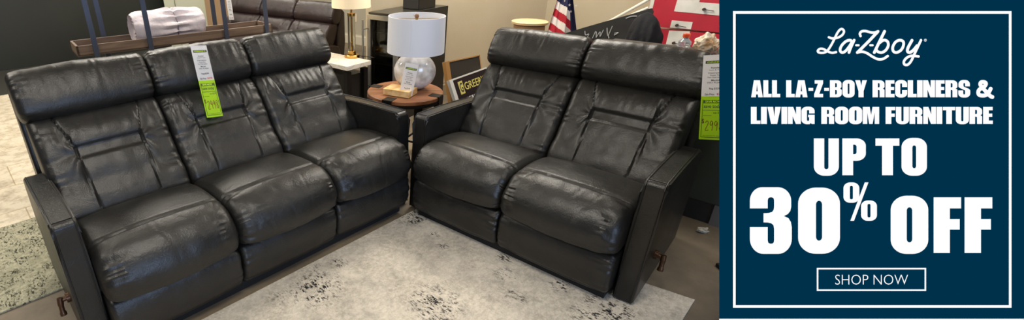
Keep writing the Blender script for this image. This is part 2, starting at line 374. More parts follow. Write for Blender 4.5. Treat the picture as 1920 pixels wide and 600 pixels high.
# ------------------------------------------------------------------ recliner sofa
WS, WA = .5622, .0935
def sstep(a, b, x):
    t = max(0, min(1, (x - a) / (b - a))); return t * t * (3 - 2 * t)
def cushion(prof, x0, x1, r, disp, N=110, M=64, seed=0):
    P = resample(crom([(0, y, z) for y, z in prof], 8, True), N)
    c = sum(P, Vector()) / N
    nr = []
    for i in range(N):
        t = (P[(i + 1) % N] - P[i - 1]); n = Vector((0, -t.z, t.y)).normalized()
        if n.dot(P[i] - c) < 0: n = -n
        nr.append(n)
    xs = []
    for k in range(M + 1):
        t = k / M; u = .5 - .5 * math.cos(PI * t); u = u * .6 + t * .4; xs.append(x0 + (x1 - x0) * u)
    bm = bmesh.new(); rings = []
    for x in xs:
        e = min(x - x0, x1 - x); k = 0
        if e < r: k = r - math.sqrt(max(0, r * r - (r - e) ** 2))
        k = min(k, r * .92)
        u = 2 * (x - x0) / (x1 - x0) - 1; ring = []
        for i in range(N):
            q = P[i] - nr[i] * k
            d = disp(u, P[i].y, P[i].z, i / N, e) if disp else 0
            nz = noise.noise(Vector((x * 5 + seed * 3.1, P[i].y * 5, P[i].z * 5))) * .004
            ring.append(bm.verts.new((x, q.y + nr[i].y * (d + nz), q.z + nr[i].z * (d + nz))))
        rings.append(ring)
    for a in range(M):
        for i in range(N):
            bm.faces.new((rings[a][i], rings[a][(i + 1) % N], rings[a + 1][(i + 1) % N], rings[a + 1][i]))
    bm.faces.new(rings[0][::-1]); bm.faces.new(rings[-1])
    return bm
def gather(u, y, z, e, seed, amp, along, freq, w=.05):
    """pleats running in from the two ends of a cushion"""
    f = math.exp(-(e / w) ** 2 * .8)
    if f < .01: return 0
    s = math.sin(along * freq + 3 * noise.noise(Vector((along * 9 + seed, seed * 1.7 + (5 if u > 0 else 0), 0))) * 3)
    m = .5 + .8 * noise.noise(Vector((along * 14, seed * 2.3, 9 if u > 0 else 2)))
    return amp * s * f * max(0, m)
def crease(u, y, z, seed, amp, sx_, sz_):
    n = noise.noise(Vector((u * sx_ + seed * 7.7, y * sz_ + z * sz_ * 1.1, seed)))
    return -amp * math.exp(-(n / .07) ** 2)
HEAD = [(.742, .818), (.712, .85), (.712, .90), (.742, .96), (.785, 1.015), (.825, 1.032), (.87, 1.02), (.90, .96), (.89, .88), (.86, .82), (.80, .80)]
BACK = [(.435, .40), (.425, .445), (.46, .505), (.515, .56), (.555, .62), (.595, .68), (.64, .745), (.69, .80), (.738, .825), (.80, .825), (.84, .77), (.80, .66), (.70, .50), (.60, .40), (.50, .37)]
SEAT = [(.60, .36), (.54, .415), (.46, .432), (.36, .458), (.24, .474), (.12, .478), (.085, .475), (.05, .470), (.005, .452), (-.035, .415), (-.056, .365), (-.054, .315), (-.03, .285), (.04, .275), (.25, .27), (.45, .29)]
FOOT = [(.0, .277), (-.03, .262), (-.046, .21), (-.046, .15), (-.03, .09), (.0, .06), (.06, .052), (.13, .07), (.14, .16), (.12, .26), (.05, .28)]
def make_sofa(name, label, n, M, lm, ws=WS, group=None, detail=1.0, levers=(0, 1)):
    t = thing(name, label, 'sofa'); t.matrix_world = M
    if group: t['group'] = group
    W = n * ws + 2 * WA
    N_, M_ = int(210 * detail), int(110 * detail)
    for i in range(n):
        a, b = WA + i * ws, WA + (i + 1) * ws; sd = i * 2.3 + n * 1.7
        xa, xb = a + .004, b - .004
        ha, hb = (a - .030 if i == 0 else a + .001), (b + .030 if i == n - 1 else b - .001)
        # headrest roll
        def d_head(u, y, z, s, e):
            d = .010 * (1 - u * u)
            if y < .84:
                d += .0040 * noise.noise(Vector((u * 7 + sd, z * 5, sd))) * sstep(.86, .96, z)
                d += .0022 * math.sin(u * 47 + 9 * noise.noise(Vector((u * 4, sd, 1)))) * sstep(.94, 1.0, z) * max(0, noise.noise(Vector((u * 3, sd, 4))) + .2)
                d += gather(u, y, z, e, sd, .0035, z + y, 130, .05)
            d -= .003 * math.exp(-((s - HS) / .012) ** 2)
            return d
        HS = .47
        newobj('headrest', cushion(HEAD, ha, hb, .034, d_head, N_, M_, sd), lm, t)
        # back cushion: upper pad, recessed band, lumbar pad, two long seams
        def d_back(u, y, z, s, e):
            d = 0
            if y > .80 - .0 or (z < .42 and y > .48): return 0
            v = (z - .42) / .40
            if v < -.1: return 0
            c = -.42 if u < 0 else .42
            # seam runs from the top, past the band, spreads toward the seat
            us = .50 + (.5 * (v - .7) if v > .7 else -.08 * (.6 - v) if v < .6 else 0)
            d += .013 * (1 - (u / 1.0) ** 2) * (.4 + .6 * math.sin(PI * max(0, min(1, v))))
            d -= .008 * math.exp(-((abs(u) - us) / .014) ** 2)
            if abs(u) < .54:
                inb = sstep(.54, .50, abs(u))
                band = sstep(.585, .61, v) * sstep(.715, .69, v)
                d -= .012 * band * inb
                d -= .006 * inb * (math.exp(-((v - .59) / .012) ** 2) + math.exp(-((v - .71) / .012) ** 2))
                d += .010 * inb * math.exp(-((v - .42) / .15) ** 2) + .008 * inb * math.exp(-((v - .84) / .10) ** 2)
            # creases fanning out from the ends of the band
            du = abs(u) - .52
            if du > -.02:
                ang = math.atan2(v - .65, du * 1.1 + .04); rad = math.hypot(v - .65, du)
                d += .0045 * math.sin(ang * 7 + sd + (2 if u > 0 else 0)) * math.exp(-(rad / .30) ** 2) * sstep(0, .06, rad)
            d += .003 * noise.noise(Vector((u * 5, v * 7, sd))) + .003 * math.sin(u * 42 + 5 * noise.noise(Vector((u * 3, v * 2, sd)))) * math.exp(-((v - .88) / .12) ** 2) * max(0, .3 + noise.noise(Vector((u * 2.5, sd, 7))))
            d += gather(u, y, z, e, sd, .005, z * 1.3, 90, .06)
            return d
        newobj('back_cushion', cushion(BACK, xa - .002 if i else a - .016, xb + .002 if i < n - 1 else b + .016, .036, d_back, N_, M_, sd), lm, t)
        # seat cushion with crown seam and gathered front corners
        def d_seat(u, y, z, s, e):
            if z < .30 or y > .5: return 0
            d = .020 * (1 - u * u) * sstep(.5, .3, y) + .006 * (1 - u ** 4)
            ys = .098 + .02 * u * u
            d -= .010 * math.exp(-((y - ys) / .0075) ** 2) * (1 if z > .4 else 0)
            fr_ = sstep(.14, .08, y)
            d += .010 * sstep(ys, ys - .03, y) * (1 - u ** 6)
            d += gather(u, y, z, e, sd, .0075, (y * -1 + z), 120, .06) * fr_ + .006 * math.sin(math.atan2(z - .40, y + .02) * 9 + sd) * math.exp(-(e / .12) ** 2) * fr_ * max(0, .4 + noise.noise(Vector((u * 6, y * 8, sd))))
            d += .003 * noise.noise(Vector((u * 4, y * 9, z * 9 + sd))) * fr_
            d += crease(u, y, z, sd, .0012, 2.2, 3.5) * fr_ * .9
            return d
        newobj('seat_cushion', cushion(SEAT, xa - .003, xb + .003, .036, d_seat, N_, M_, sd + 1), lm, t)
        def d_foot(u, y, z, s, e):
            if y > .05: return 0
            d = .008 * (1 - u * u) + gather(u, y, z, e, sd + 5, .006, z, 110, .05)
            d += .002 * noise.noise(Vector((u * 5, z * 12, sd + 3)))
            d -= .004 * math.exp(-((z - .082) / .005) ** 2)
            return d
        newobj('footrest', cushion(FOOT, xa - .001, xb + .001, .022, d_foot, int(N_ * .7), M_, sd + 2), lm, t)
    # arms
    for side in (0, 1):
        x0, x1 = (0, WA - .002) if side == 0 else (W - WA + .002, W)
        prof = [(.055, .02), (.062, .3), (.070, .45), (.078, .57)] + [(.10 + .028 * math.cos(a), .592 + .030 * math.sin(a)) for a in [PI - k * PI / 12 for k in range(1, 7)]] + \
               [(.3, .617), (.5, .606), (.68, .592), (.74, .572), (.775, .50), (.80, .3), (.79, .02)]
        bm = bmesh.new(); prism(bm, prof, x0, x1, 'x', .018, 4)
        bmesh.ops.triangulate(bm, faces=[f for f in bm.faces if len(f.verts) > 4])
        arm = newobj('armrest', bm, lm, t)
        bm = bmesh.new()
        for xo in (x0 + .010, x1 - .010):
            pts = [(xo, y - (.003 if k < 5 else 0), z + (0.003 if k > 8 else 0)) for k, (y, z) in enumerate(prof[:13])]
            tube(bm, pts, .0022, 6)
        tube(bm, [(x0 + .012, .100, .6235), (x1 - .012, .100, .6235)], .002, 6)
        newobj('piping', bm, lm, arm)
    # frame under and behind the seats
    bm = bmesh.new()
    box(bm, (WA, .10, .05), (W - WA, .76, .30), .01)
    box(bm, (WA + .02, .02, .0), (W - WA - .02, .10, .06)); box(bm, (WA + .02, .66, .0), (W - WA - .02, .74, .06))
    newobj('base_frame', bm, M_BASE, t, False)
    bm = bmesh.new(); prism(bm, [(.88, .97), (.93, .93), (.925, .6), (.86, .06), (.78, .04), (.78, .45), (.80, .70)], WA - .03, W - WA + .03, 'x', .012, 2)
    newobj('back_panel', bm, lm, t)
    for side in levers:
        s = -1 if side == 0 else 1; xo = 0 if side == 0 else W
        bm = bmesh.new()
        tube(bm, [(xo - s * .004, .245, .20), (xo + s * .014, .245, .20)], .022, 16)
        tube(bm, [(xo + s * .012, .245, .20), (xo + s * .034, .245, .20)], .011, 12)
        tube(bm, crom([(xo + s * .034, .245, .212), (xo + s * .038, .238, .185), (xo + s * .040, .230, .155), (xo + s * .040, .226, .138)], 5), [.012] * 6 + [.010] * 5 + [.013] * 5, 10)
        newobj('recline_lever', bm, M_BRONZE, t)
    return t
make_sofa('reclining_sofa', 'black leather three seat reclining sofa with white and lime price tag on its middle seat', 3, MS, M_BLK)
make_sofa('reclining_loveseat', 'black leather two seat reclining loveseat standing on the pale rug', 2, ML, M_BLK)
# brown sofa in the far part of the shop
BA = math.radians(-39); BS = .927; bw = 3 * .62 + 2 * WA
loc = Vector((-.26, 5.104, 0)) - Matrix.Rotation(BA, 3, 'Z') @ Vector((bw - WA + .022, .735, 0)) * BS
make_sofa('reclining_sofa', 'dark brown leather reclining sofa far behind the black sofa', 3, fr(loc.x, loc.y, BA) @ Matrix.Scale(BS, 4), M_BRN, .62, detail=.4, levers=())

# ------------------------------------------------------------------ rugs
def rug_material(name, c_lo, c_hi, c_dark, patches, base_amt, sc=1.0):
    m = bpy.data.materials.new(name); m.use_nodes = True; nt = m.node_tree; b = nt.nodes['Principled BSDF']; N = nt.nodes.new; Lk = nt.links.new
    b.inputs['Roughness'].default_value = .95; b.inputs['Specular IOR Level'].default_value = .1
    tc = N('ShaderNodeTexCoord'); V = tc.outputs['Object']
    def nz(scale, det, ro, sy=1, sx=1):
        mp = N('ShaderNodeMapping'); mp.inputs['Scale'].default_value = (sx, sy, 1); Lk(V, mp.inputs['Vector'])
        n = N('ShaderNodeTexNoise'); n.inputs['Scale'].default_value = scale * sc; n.inputs['Detail'].default_value = det; n.inputs['Roughness'].default_value = ro
        Lk(mp.outputs[0], n.inputs['Vector']); return n.outputs['Fac']
    def ramp(f, p0, p1, c0=(0, 0, 0), c1=(1, 1, 1)):
        r = N('ShaderNodeValToRGB'); r.color_ramp.elements[0].position = p0; r.color_ramp.elements[1].position = p1
        r.color_ramp.elements[0].color = (*c0, 1); r.color_ramp.elements[1].color = (*c1, 1); Lk(f, r.inputs['Fac']); return r.outputs['Color']
    def math_(op, a, b_=None):
        n = N('ShaderNodeMath'); n.operation = op
        for i, q in enumerate((a, b_)):
            if q is None: continue
            if isinstance(q, (int, float)): n.inputs[i].default_value = q
            else: Lk(q, n.inputs[i])
        return n.outputs[0]
    def mix(f, a, c):
        n = N('ShaderNodeMixRGB')
        if isinstance(f, float): n.inputs[0].default_value = f
        else: Lk(f, n.inputs[0])
        for i, q in ((1, a), (2, c)):
            if isinstance(q, tuple): n.inputs[i].default_value = (*q, 1)
            else: Lk(q, n.inputs[i])
        return n.outputs[0]
    base = ramp(nz(48, 6, .8, 1.2, 1), .40, .60, lin(c_lo), lin(c_hi))
    big = ramp(nz(5.0, 5, .6), .36, .66)
    warm = mix(big, base, mix(.45, base, lin(tuple(min(255, v + 14) for v in c_hi))))
    greyp = ramp(nz(7, 6, .65, 1, 1.4), .50, .62)
    col = mix(math_('MULTIPLY', greyp, .6), warm, mix(.5, base, lin((142, 138, 130) if name == 'pale_rug' else c_lo)))
    # woven black flecks, gathered in worn patches
    fleck = ramp(nz(62, 5, .7, .75, 1.9), .51, .55)
    mask = math_('MULTIPLY', ramp(nz(6, 3, .5), .60, .74) if base_amt < .9 else ramp(nz(9, 3, .5), .30, .50), base_amt)
    for (px, py, rad, amp) in patches:
        s = N('ShaderNodeVectorMath'); s.operation = 'DISTANCE'; Lk(V, s.inputs[0]); s.inputs[1].default_value = (px, py, 0)
        g = N('ShaderNodeMapRange'); g.inputs['From Min'].default_value = rad; g.inputs['From Max'].default_value = rad * .2; g.inputs['To Min'].default_value = 0; g.inputs['To Max'].default_value = amp
        Lk(s.outputs['Value'], g.inputs['Value']); mask = math_('MAXIMUM', mask, g.outputs[0])
    brk = ramp(nz(24, 4, .6), .40, .52)
    mask = math_('MULTIPLY', mask, brk)
    th = math_('MULTIPLY', fleck, mask)
    col = mix(math_('MINIMUM', th, 1.0), col, lin(c_dark))
    Lk(col, b.inputs['Base Color'])
    bp = N('ShaderNodeBump'); bp.inputs['Strength'].default_value = .5; bp.inputs['Distance'].default_value = .004; Lk(nz(260, 2, .5), bp.inputs['Height']); Lk(bp.outputs[0], b.inputs['Normal'])
    return m
E1, E2 = Vector((.7518, .6593, 0)), Vector((.7559, -.6547, 0))
PAT = [(1.76, -.10, .13, 1.6), (1.70, -.06, .06, 1.6), (.76, -.16, .08, .8), (.93, -.22, .17, 1.5), (1.27, -.68, .17, 1.4), (1.18, -.78, .12, 1.2), (1.83, -1.24, .16, 1.5), (1.72, -1.20, .12, 1.2), (1.83, -1.01, .09, 1.2), (1.82, -.70, .06, 1.4), (1.70, -.78, .08, 1.0), (1.70, -.31, .045, 1.5), (1.65, -.42, .05, 1.1), (1.59, -.9, .08, 1.1), (1.13, -.14, .07, 1.3), (1.02, -.10, .05, 1.2)]
bm = bmesh.new(); prism(bm, [(-.75, -.045), (1.87, -.045), (2.19, -1.474), (-.42, -1.53)], 0, .010, 'z', .003)
# the far edge follows the loveseat, so the rug is laid a touch askew of the sofa
o = newobj('area_rug', bm, rug_material('pale_rug', (168, 160, 145), (208, 199, 184), (38, 38, 38), PAT, .35), smooth=False)
o.matrix_world = MS; tag(o, 'pale beige and grey distressed rug with black flecks in front of the sofas', 'rug')
RUG = o
bm = bmesh.new(); box(bm, (-2.6, .62, 0.0), (1.4, 1.49, .010), .004)
o = newobj('area_rug', bm, rug_material('green_rug', (122, 122, 102), (172, 168, 145), (56, 58, 48), [], .99), smooth=False)
o.matrix_world = MS; tag(o, 'greenish grey mottled rug on the floor behind the left end of the black sofa', 'rug')

# ------------------------------------------------------------------ round side table, lamp, book box
TC = Vector((.335, 3.255, 0)); TR = .272
t = thing('side_table', 'round brown wood side table with black metal inlays between the two black sofas', 'side table', TC)
M_WOOD = bpy.data.materials.new('brown_wood'); M_WOOD.use_nodes = True
def wood(m, c1, c2, sc=(3, 26, 26), rough=.5):
    m.use_nodes = True
    nt = m.node_tree; b = nt.nodes['Principled BSDF']; N = nt.nodes.new
    tc = N('ShaderNodeTexCoord'); mp = N('ShaderNodeMapping'); mp.inputs['Scale'].default_value = sc; nt.links.new(tc.outputs['Object'], mp.inputs['Vector'])
    n = N('ShaderNodeTexNoise'); n.inputs['Scale'].default_value = 1; n.inputs['Detail'].default_value = 7; n.inputs['Distortion'].default_value = .6; nt.links.new(mp.outputs[0], n.inputs['Vector'])
    r = N('ShaderNodeValToRGB'); r.color_ramp.elements[0].position = .35; r.color_ramp.elements[1].position = .66
    r.color_ramp.elements[0].color = (*lin(c1), 1); r.color_ramp.elements[1].color = (*lin(c2), 1)
    nt.links.new(n.outputs['Fac'], r.inputs['Fac']); nt.links.new(r.outputs['Color'], b.inputs['Base Color']); b.inputs['Roughness'].default_value = rough
    return m
wood(M_WOOD, (112, 70, 44), (154, 104, 72), rough=.4)
bm = bmesh.new(); lathe(bm, [(TR - .006, .535), (TR, .540), (TR, .561), (TR - .004, .565)], 72); newobj('tabletop', bm, M_WOOD, t)
M_BMETAL = mat('black_metal', (24, 22, 20), .5, .4)
bm = bmesh.new(); lathe(bm, [(TR - .004, .515), (TR + .003, .517), (TR + .003, .536), (TR - .004, .537)], 72); newobj('rim', bm, M_BMETAL, t)
for k in range(4):
    a = math.radians(-122 + 90 * k); ca, sa_ = math.cos(a), math.sin(a); R = Matrix.Rotation(a, 4, 'Z')
    bm = bmesh.new(); box(bm, (TR - .075, -.036, .560), (TR + .006, .036, .568)); box(bm, (TR + .001, -.036, .515), (TR + .008, .036, .568))
    box(bm, (TR - .03, -.036, 0), (TR + .008, .036, .516), .002)
    l = newobj('leg', bm, M_BMETAL, t, False); l.rotation_euler = (0, 0, a)
bm = bmesh.new(); tube(bm, [(-.22, 0, .18), (.22, 0, .18)], .008); tube(bm, [(0, -.22, .18), (0, .22, .18)], .008); newobj('stretcher', bm, M_BMETAL, t).rotation_euler = (0, 0, math.radians(-32))

LP = Vector((.405, 3.30, .5685))
def mottled():
    m = mat('mottled_white_glass', (186, 180, 172), .18, spec=.6, var=(17, (236, 232, 228), .14), coat=.5); return m
t = thing('table_lamp', 'white lamp with round mottled base and wide white drum shade on round wood table', 'table lamp', LP)
bm = bmesh.new(); prof = []
for k in range(25):
    a = -PI / 2 + PI * k / 24
    prof.append((max(.014, .150 * math.cos(a) ** .86 if math.cos(a) > 0 else .014), .128 + .128 * math.sin(a)))
prof = [(.055, .002)] + [p for p in prof if p[1] > .012]
lathe(bm, prof, 56); 
for v in bm.verts: v.co.y *= .72
base = newobj('lamp_base', bm, mottled(), t); base.rotation_euler = (0, 0, math.radians(-8))
bm = bmesh.new(); lathe(bm, [(.02, .25), (.02, .275), (.009, .28), (.009, .50), (.004, .51)], 20); newobj('lamp_neck', bm, M_BRASS, t)
M_SHADE = mat('white_shade_fabric', (224, 226, 232), .8, bump=(400, .2))
SH0, SH1, SR = .268, .512, .2
bm = bmesh.new(); lathe(bm, [(SR, SH0), (SR - .004, SH1), (SR - .009, SH1), (SR - .005, SH0), (SR, SH0)], 72, caps=False)
box(bm, (-.002, -SR - .001, SH0), (.002, -SR + .004, SH1)) 
sh = newobj('lamp_shade', bm, M_SHADE, t); sh.rotation_euler = (0, 0, math.radians(-16))
bm = bmesh.new(); tube(bm, [(-.19, 0, SH1 - .02), (.19, 0, SH1 - .02)], .002, 6); tube(bm, [(0, -.19, SH1 - .02), (0, .19, SH1 - .02)], .002, 6)
newobj('shade_ring', bm, M_BRASS, t)
bm = bmesh.new(); lathe(bm, [(.013, .50), (.016, .508), (.012, .52), (.004, .524)], 20); newobj('finial', bm, mat('finial_wood', (120, 80, 50), .4), t)

bm = bmesh.new(); box(bm, (0, 0, 0), (.20, .14, .044), .003)
o = newobj('book_box', bm, wood(bpy.data.materials.new('light_burl'), (206, 160, 96), (236, 205, 150), (20, 14, 30)), smooth=False)
o.location = (.155, 3.185, .5685); o.rotation_euler = (0, 0, math.radians(-31)); tag(o, 'small light golden wooden box lying on the round wood table', 'box')
o.location = (.17, 3.160, .5685)

# paper price tags ---------------------------------------------------
def tag_lines(p, w, h, lines, m):
    """grey lines of print on a slip, local frame x right, y up, z out"""
    for (txt, cx, cy, ww, hh) in lines:
        bm = bmesh.new(); merge(bm, text_bm(txt, ww * w, hh * h, .01), Matrix.Translation((w * cx - ww * w / 2, h * cy - hh * h / 2, .0012)))
        newobj('printed_text', bm, m, p, False)
def bent_sheet(w, h, f, m, nx=4, ny=16, th=.0006, mi=None):
    bm = bmesh.new(); g = [[bm.verts.new((w * i / nx, h * j / ny, f(i / nx, j / ny))) for i in range(nx + 1)] for j in range(ny + 1)]
    for j in range(ny):
        for i in range(nx):
            bm.faces.new((g[j][i], g[j][i + 1], g[j + 1][i + 1], g[j + 1][i]))
    bmesh.ops.solidify(bm, geom=bm.faces[:], thickness=-th); return bm
def price_tag(name, label, M, w, h1, h2, price, group=None):
    """white slip above a lime slip; origin at the lower left corner of the lime slip"""
    t = thing(name, label, 'price tag'); t.matrix_world = M
    fl = lambda u, v: 0
    wt = newobj('white_slip', bent_sheet(w, h1, lambda u, v: .0, M_WHITEP), M_WHITEP, t, loc=(0, h2 - .004, .0006))
    bm = bmesh.new(); box(bm, (w * .1, h1 * .80, .0004), (w * .93, h1 * .865, .0009)); hd = newobj('header_band', bm, mat('tag_header', (52, 52, 44), .6), wt, False)
    bm = text_bm("GREER'S", w * .7, h1 * .03, .015)
    for v in bm.verts: v.co += Vector((w * .16, h1 * .818, .0013))
    newobj('printed_text', bm, M_LIME, hd, False)
    tag_lines(wt, w, h1, [('Retailer', .5, .70, .36, .035), ('Style & Type', .5, .645, .5, .026), ('Description', .5, .575, .55, .035), ('Power Rec', .5, .525, .4, .024), ('Two Tone Leather', .5, .475, .6, .026), ('Model', .5, .405, .3, .038), ('2251 FL2828', .5, .35, .6, .028), ('Reg $3299', .52, .20, .45, .055)], M_INK)
    tag_lines(wt, w, h1, [('Sale Price', .32, .07, .36, .05)], M_INK)
    tag_lines(wt, w, h1, [('$2998', .74, .07, .3, .055)], M_INKR)
    if h2:
        lt = newobj('lime_slip', bent_sheet(w, h2, lambda u, v: 0, M_LIME), M_LIME, t, loc=(0, 0, .0012))
        bm = bmesh.new()
        box(bm, (w * .1, h2 * .845, .0005), (w * .92, h2 * .915, .001)); 
        e = .006 * w / .085
        for a, b in (((w * .07, h2 * .05), (w * .09, h2 * .93)), ((w * .92, h2 * .05), (w * .94, h2 * .93)), ((w * .07, h2 * .05), (w * .94, h2 * .062)), ((w * .08, h2 * .68), (w * .92, h2 * .69)), ((w * .12, h2 * .56), (w * .45, h2 * .567))):
            box(bm, (*a, .0004), (*b, .001))
        newobj('printed_frame', bm, mat('tag_green_ink', (60, 84, 20), .6), lt, False)
        bm = text_bm('SAVE NOW', w * .6, h2 * .045, .02)
        for v in bm.verts: v.co += Vector((w * .18, h2 * .858, .0014))
        newobj('printed_text', bm, M_LIME, lt, False)
        bm = bmesh.new(); merge(bm, text_bm('save today', w * .72, h2 * .10, .005), Matrix.Translation((w * .13, h2 * .715, .0014)))
        merge(bm, text_bm('was $3299', w * .4, h2 * .05, .0), Matrix.Translation((w * .5, h2 * .60, .0014))); newobj('handwriting', bm, M_INK, lt, False)
        bm = bmesh.new()
        # handwritten price
        def strokes(L, ox, oy, sx_, sy_):
            for st in L: ribbon(bm, [(ox + q[0] * sx_, oy + q[1] * sy_) for q in crom([(a, b, 0) for a, b in st], 5)], .0012, .0014)
        D = {'2': [[(.1, .8), (.4, 1), (.7, .75), (.1, 0), (.8, .02)]], '9': [[(.7, .8), (.35, 1), (.1, .7), (.4, .5), (.7, .8), (.6, 0)]], '8': [[(.7, .85), (.35, 1), (.15, .75), (.6, .4), (.5, .02), (.15, .2), (.4, .55), (.7, .85)]], '$': [[(.7, .8), (.3, .9), (.2, .6), (.65, .4), (.55, .1), (.1, .2)], [(.42, 1.1), (.42, -.1)]]}
        for k, c in enumerate(price):
            if c == '$': strokes(D[c], w * .08, h2 * .38, w * .12, h2 * .10)
            else: strokes(D[c], w * (.22 + .175 * (k - 1)), h2 * .22, w * .17, h2 * .22)
        newobj('handwritten_price', bm, M_INKB, lt, False)
        bm = text_bm('see associate for details', w * .7, h2 * .02, 0)
        for v in bm.verts: v.co += Vector((w * .15, h2 * .085, .0014))
        newobj('printed_text', bm, M_INK, lt, False)
    return t
def frame_from(p00, px_, py_):
    """matrix with origin p00, x toward px_, y toward py_ (made square)"""
    p00 = Vector(p00); y = (Vector(py_) - p00).normalized(); x = (Vector(px_) - p00); x = (x - y * x.dot(y)).normalized(); z = x.cross(y)
    return Matrix(((x.x, y.x, z.x, p00.x), (x.y, y.y, z.y, p00.y), (x.z, y.z, z.z, p00.z), (0, 0, 0, 1)))
# tag over the sofa's middle headrest, lower half hanging clear of the back cushion
a0 = MS @ Vector((.841, .572, .702)); a1 = MS @ Vector((.933, .572, .704)); a2 = MS @ Vector((.892, .772, 1.048))
price_tag('price_tag', 'white and lime paper price tag hanging over the middle headrest of the black sofa', frame_from(a0, a1, a2), .088, .20, .205, '$2998')

# ------------------------------------------------------------------ black glass door cabinet (wine cooler)
FL, FRp, BR = Vector((.097, 4.32, 0)), Vector((.345, 4.10, 0)), Vector((.81, 4.80, 0))
t = thing('wine_cabinet', 'black cabinet with steel framed glass door standing behind the white lamp', 'cabinet'); ax = (FRp - FL).normalized(); 
t.matrix_world = Matrix.Translation(FL) @ Matrix.Rotation(math.atan2(ax.y, ax.x), 4, 'Z')
cw = (FRp - FL).length; cd = .80; ch = .98
M_CAB = mat('cabinet_black', (22, 23, 23), .35)
bm = bmesh.new()
box(bm, (0, .02, .04), (.02, cd, ch - .001)); box(bm, (cw - .02, .02, .04), (cw, cd, ch - .001)); box(bm, (.02, cd - .02, .04), (cw - .02, cd, ch - .02)); box(bm, (.02, .02, .04), (cw - .02, cd, .07)); box(bm, (0, .02, 0), (cw, cd, .04))
newobj('cabinet_body', bm, M_CAB, t, False)
bm = bmesh.new(); box(bm, (0, .0, ch - .02), (cw, cd, ch), .002); newobj('cabinet_top', bm, mat('cabinet_top_black', (44, 44, 40), .3), t, False)
for z in (.20, .36, .52, .66, .80):
    bm = bmesh.new(); box(bm, (.02, .05, z), (cw - .02, cd - .05, z + .006)); box(bm, (.02, .04, z - .004), (cw - .02, .05, z + .01)); newobj('shelf', bm, M_STEEL, t, False)
bm = bmesh.new(); box(bm, (0, -.02, .06), (.035, .018, ch - .022), .002); box(bm, (cw - .035, -.02, .06), (cw, .018, ch - .022), .002); box(bm, (.035, -.02, ch - .06), (cw - .035, .018, ch - .022)); box(bm, (.035, -.02, .06), (cw - .035, .018, .10))
dr = newobj('door', bm, M_STEEL, t, False)
bm = bmesh.new(); box(bm, (.035, -.006, .10), (cw - .035, 0, ch - .06)); newobj('door_glass', bm, mat('dark_glass', (120, 128, 122), .04, trans=1.0), dr, False)
bm = bmesh.new(); tube(bm, [(.004, -.085, .25), (.004, -.085, ch - .06)], .009, 12)
for z in (.32, ch - .14): tube(bm, [(.004, -.085, z), (.012, -.018, z)], .006, 8)
newobj('handle', bm, M_STEEL, dr)
# bottles and packs on the shelves behind the glass
for (x, z, h, r_, wh) in ((.10, .366, .10, .03, 'left bottle on the lower shelf'), (.20, .366, .12, .03, 'right bottle on the lower shelf'), (.14, .526, .09, .035, 'single bottle on the middle shelf'), (.22, .666, .08, .03, 'right bottle on the upper shelf'), (.10, .666, .09, .03, 'left bottle on the upper shelf')):
    bm = bmesh.new(); lathe(bm, [(r_, 0), (r_, h * .6), (r_ * .45, h * .8), (r_ * .4, h), (.001, h)], 20)
    o = newobj('bottle', bm, mat('bottle_dark', (30, 34, 30), .2)); o.matrix_world = t.matrix_world @ Matrix.Translation((x, .15, z + .001)); tag(o, 'small dark ' + wh + ' inside the black glass door cabinet', 'bottle', 'dark bottles in the cabinet')
# small black box on top
bm = bmesh.new(); box(bm, (.12, .35, ch), (.30, .62, ch + .10), .004); box(bm, (.125, .345, ch + .012), (.295, .351, ch + .085), mi=1)
o = newobj('media_box', bm, [M_CAB, mat('box_face', (52, 54, 54), .3)], smooth=False); o.matrix_world = t.matrix_world.copy(); tag(o, 'small black box standing on top of the black glass door cabinet', 'box')

# ------------------------------------------------------------------ marble table with brass lamp
t = thing('marble_table', 'square white marble top table with black legs beside the black cabinet', 'side table', (0, 0, 0)); MT = fr(-.095, 3.86, math.radians(46)); 
t.matrix_world = MT
def marble():
    m = mat('white_marble', (222, 216, 200), .25); nt = m.node_tree; b = nt.nodes['Principled BSDF']; N = nt.nodes.new
    tc = N('ShaderNodeTexCoord'); n = N('ShaderNodeTexNoise'); n.inputs['Scale'].default_value = 4; n.inputs['Detail'].default_value = 8; n.inputs['Distortion'].default_value = 1.5; nt.links.new(tc.outputs['Object'], n.inputs['Vector'])
    r = N('ShaderNodeValToRGB'); e = r.color_ramp.elements; e[0].position = .47; e[0].color = (*lin((226, 220, 206)), 1); e[1].position = .53; e[1].color = (*lin((226, 220, 206)), 1); k = e.new(.5); k.color = (*lin((200, 188, 164)), 1)
    nt.links.new(n.outputs['Fac'], r.inputs['Fac']); nt.links.new(r.outputs['Color'], b.inputs['Base Color']); return m
bm = bmesh.new(); box(bm, (0, 0, .562), (.30, .62, .60), .003); newobj('tabletop', bm, marble(), t, False)
for x, y in ((.02, .02), (.23, .02), (.02, .55), (.23, .55)):
    bm = bmesh.new(); box(bm, (x, y, 0), (x + .05, y + .05, .54), .002); newobj('leg', bm, M_BMETAL, t, False)
bm = bmesh.new(); box(bm, (.06, .05, .05), (.26, .57, .5)); newobj('storage_cube', bm, M_CAB, t, False)
LB = Vector((-.055, 4.22, .6))
t = thing('table_lamp', 'brass and glass column lamp with cream drum shade on the white marble table', 'table lamp', LB)
bm = bmesh.new(); lathe(bm, [(.068, 0), (.070, .004), (.070, .022), (.066, .026), (.036, .027), (.036, .055), (.032, .058), (.001, .058)], 40); newobj('lamp_base', bm, M_BRASS, t)
bm = bmesh.new(); tube(bm, [(0, 0, .055), (0, 0, .46)], .009, 12); tube(bm, [(0, 0, .36), (0, 0, .385)], .035, 24); newobj('lamp_pole', bm, M_BRASS, t)
bm = bmesh.new(); lathe(bm, [(.034, .058), (.034, .36), (.031, .36), (.031, .058)], 32, caps=False); newobj('glass_tube', bm, mat('clear_glass', (250, 250, 245), .02, trans=1.0), t)
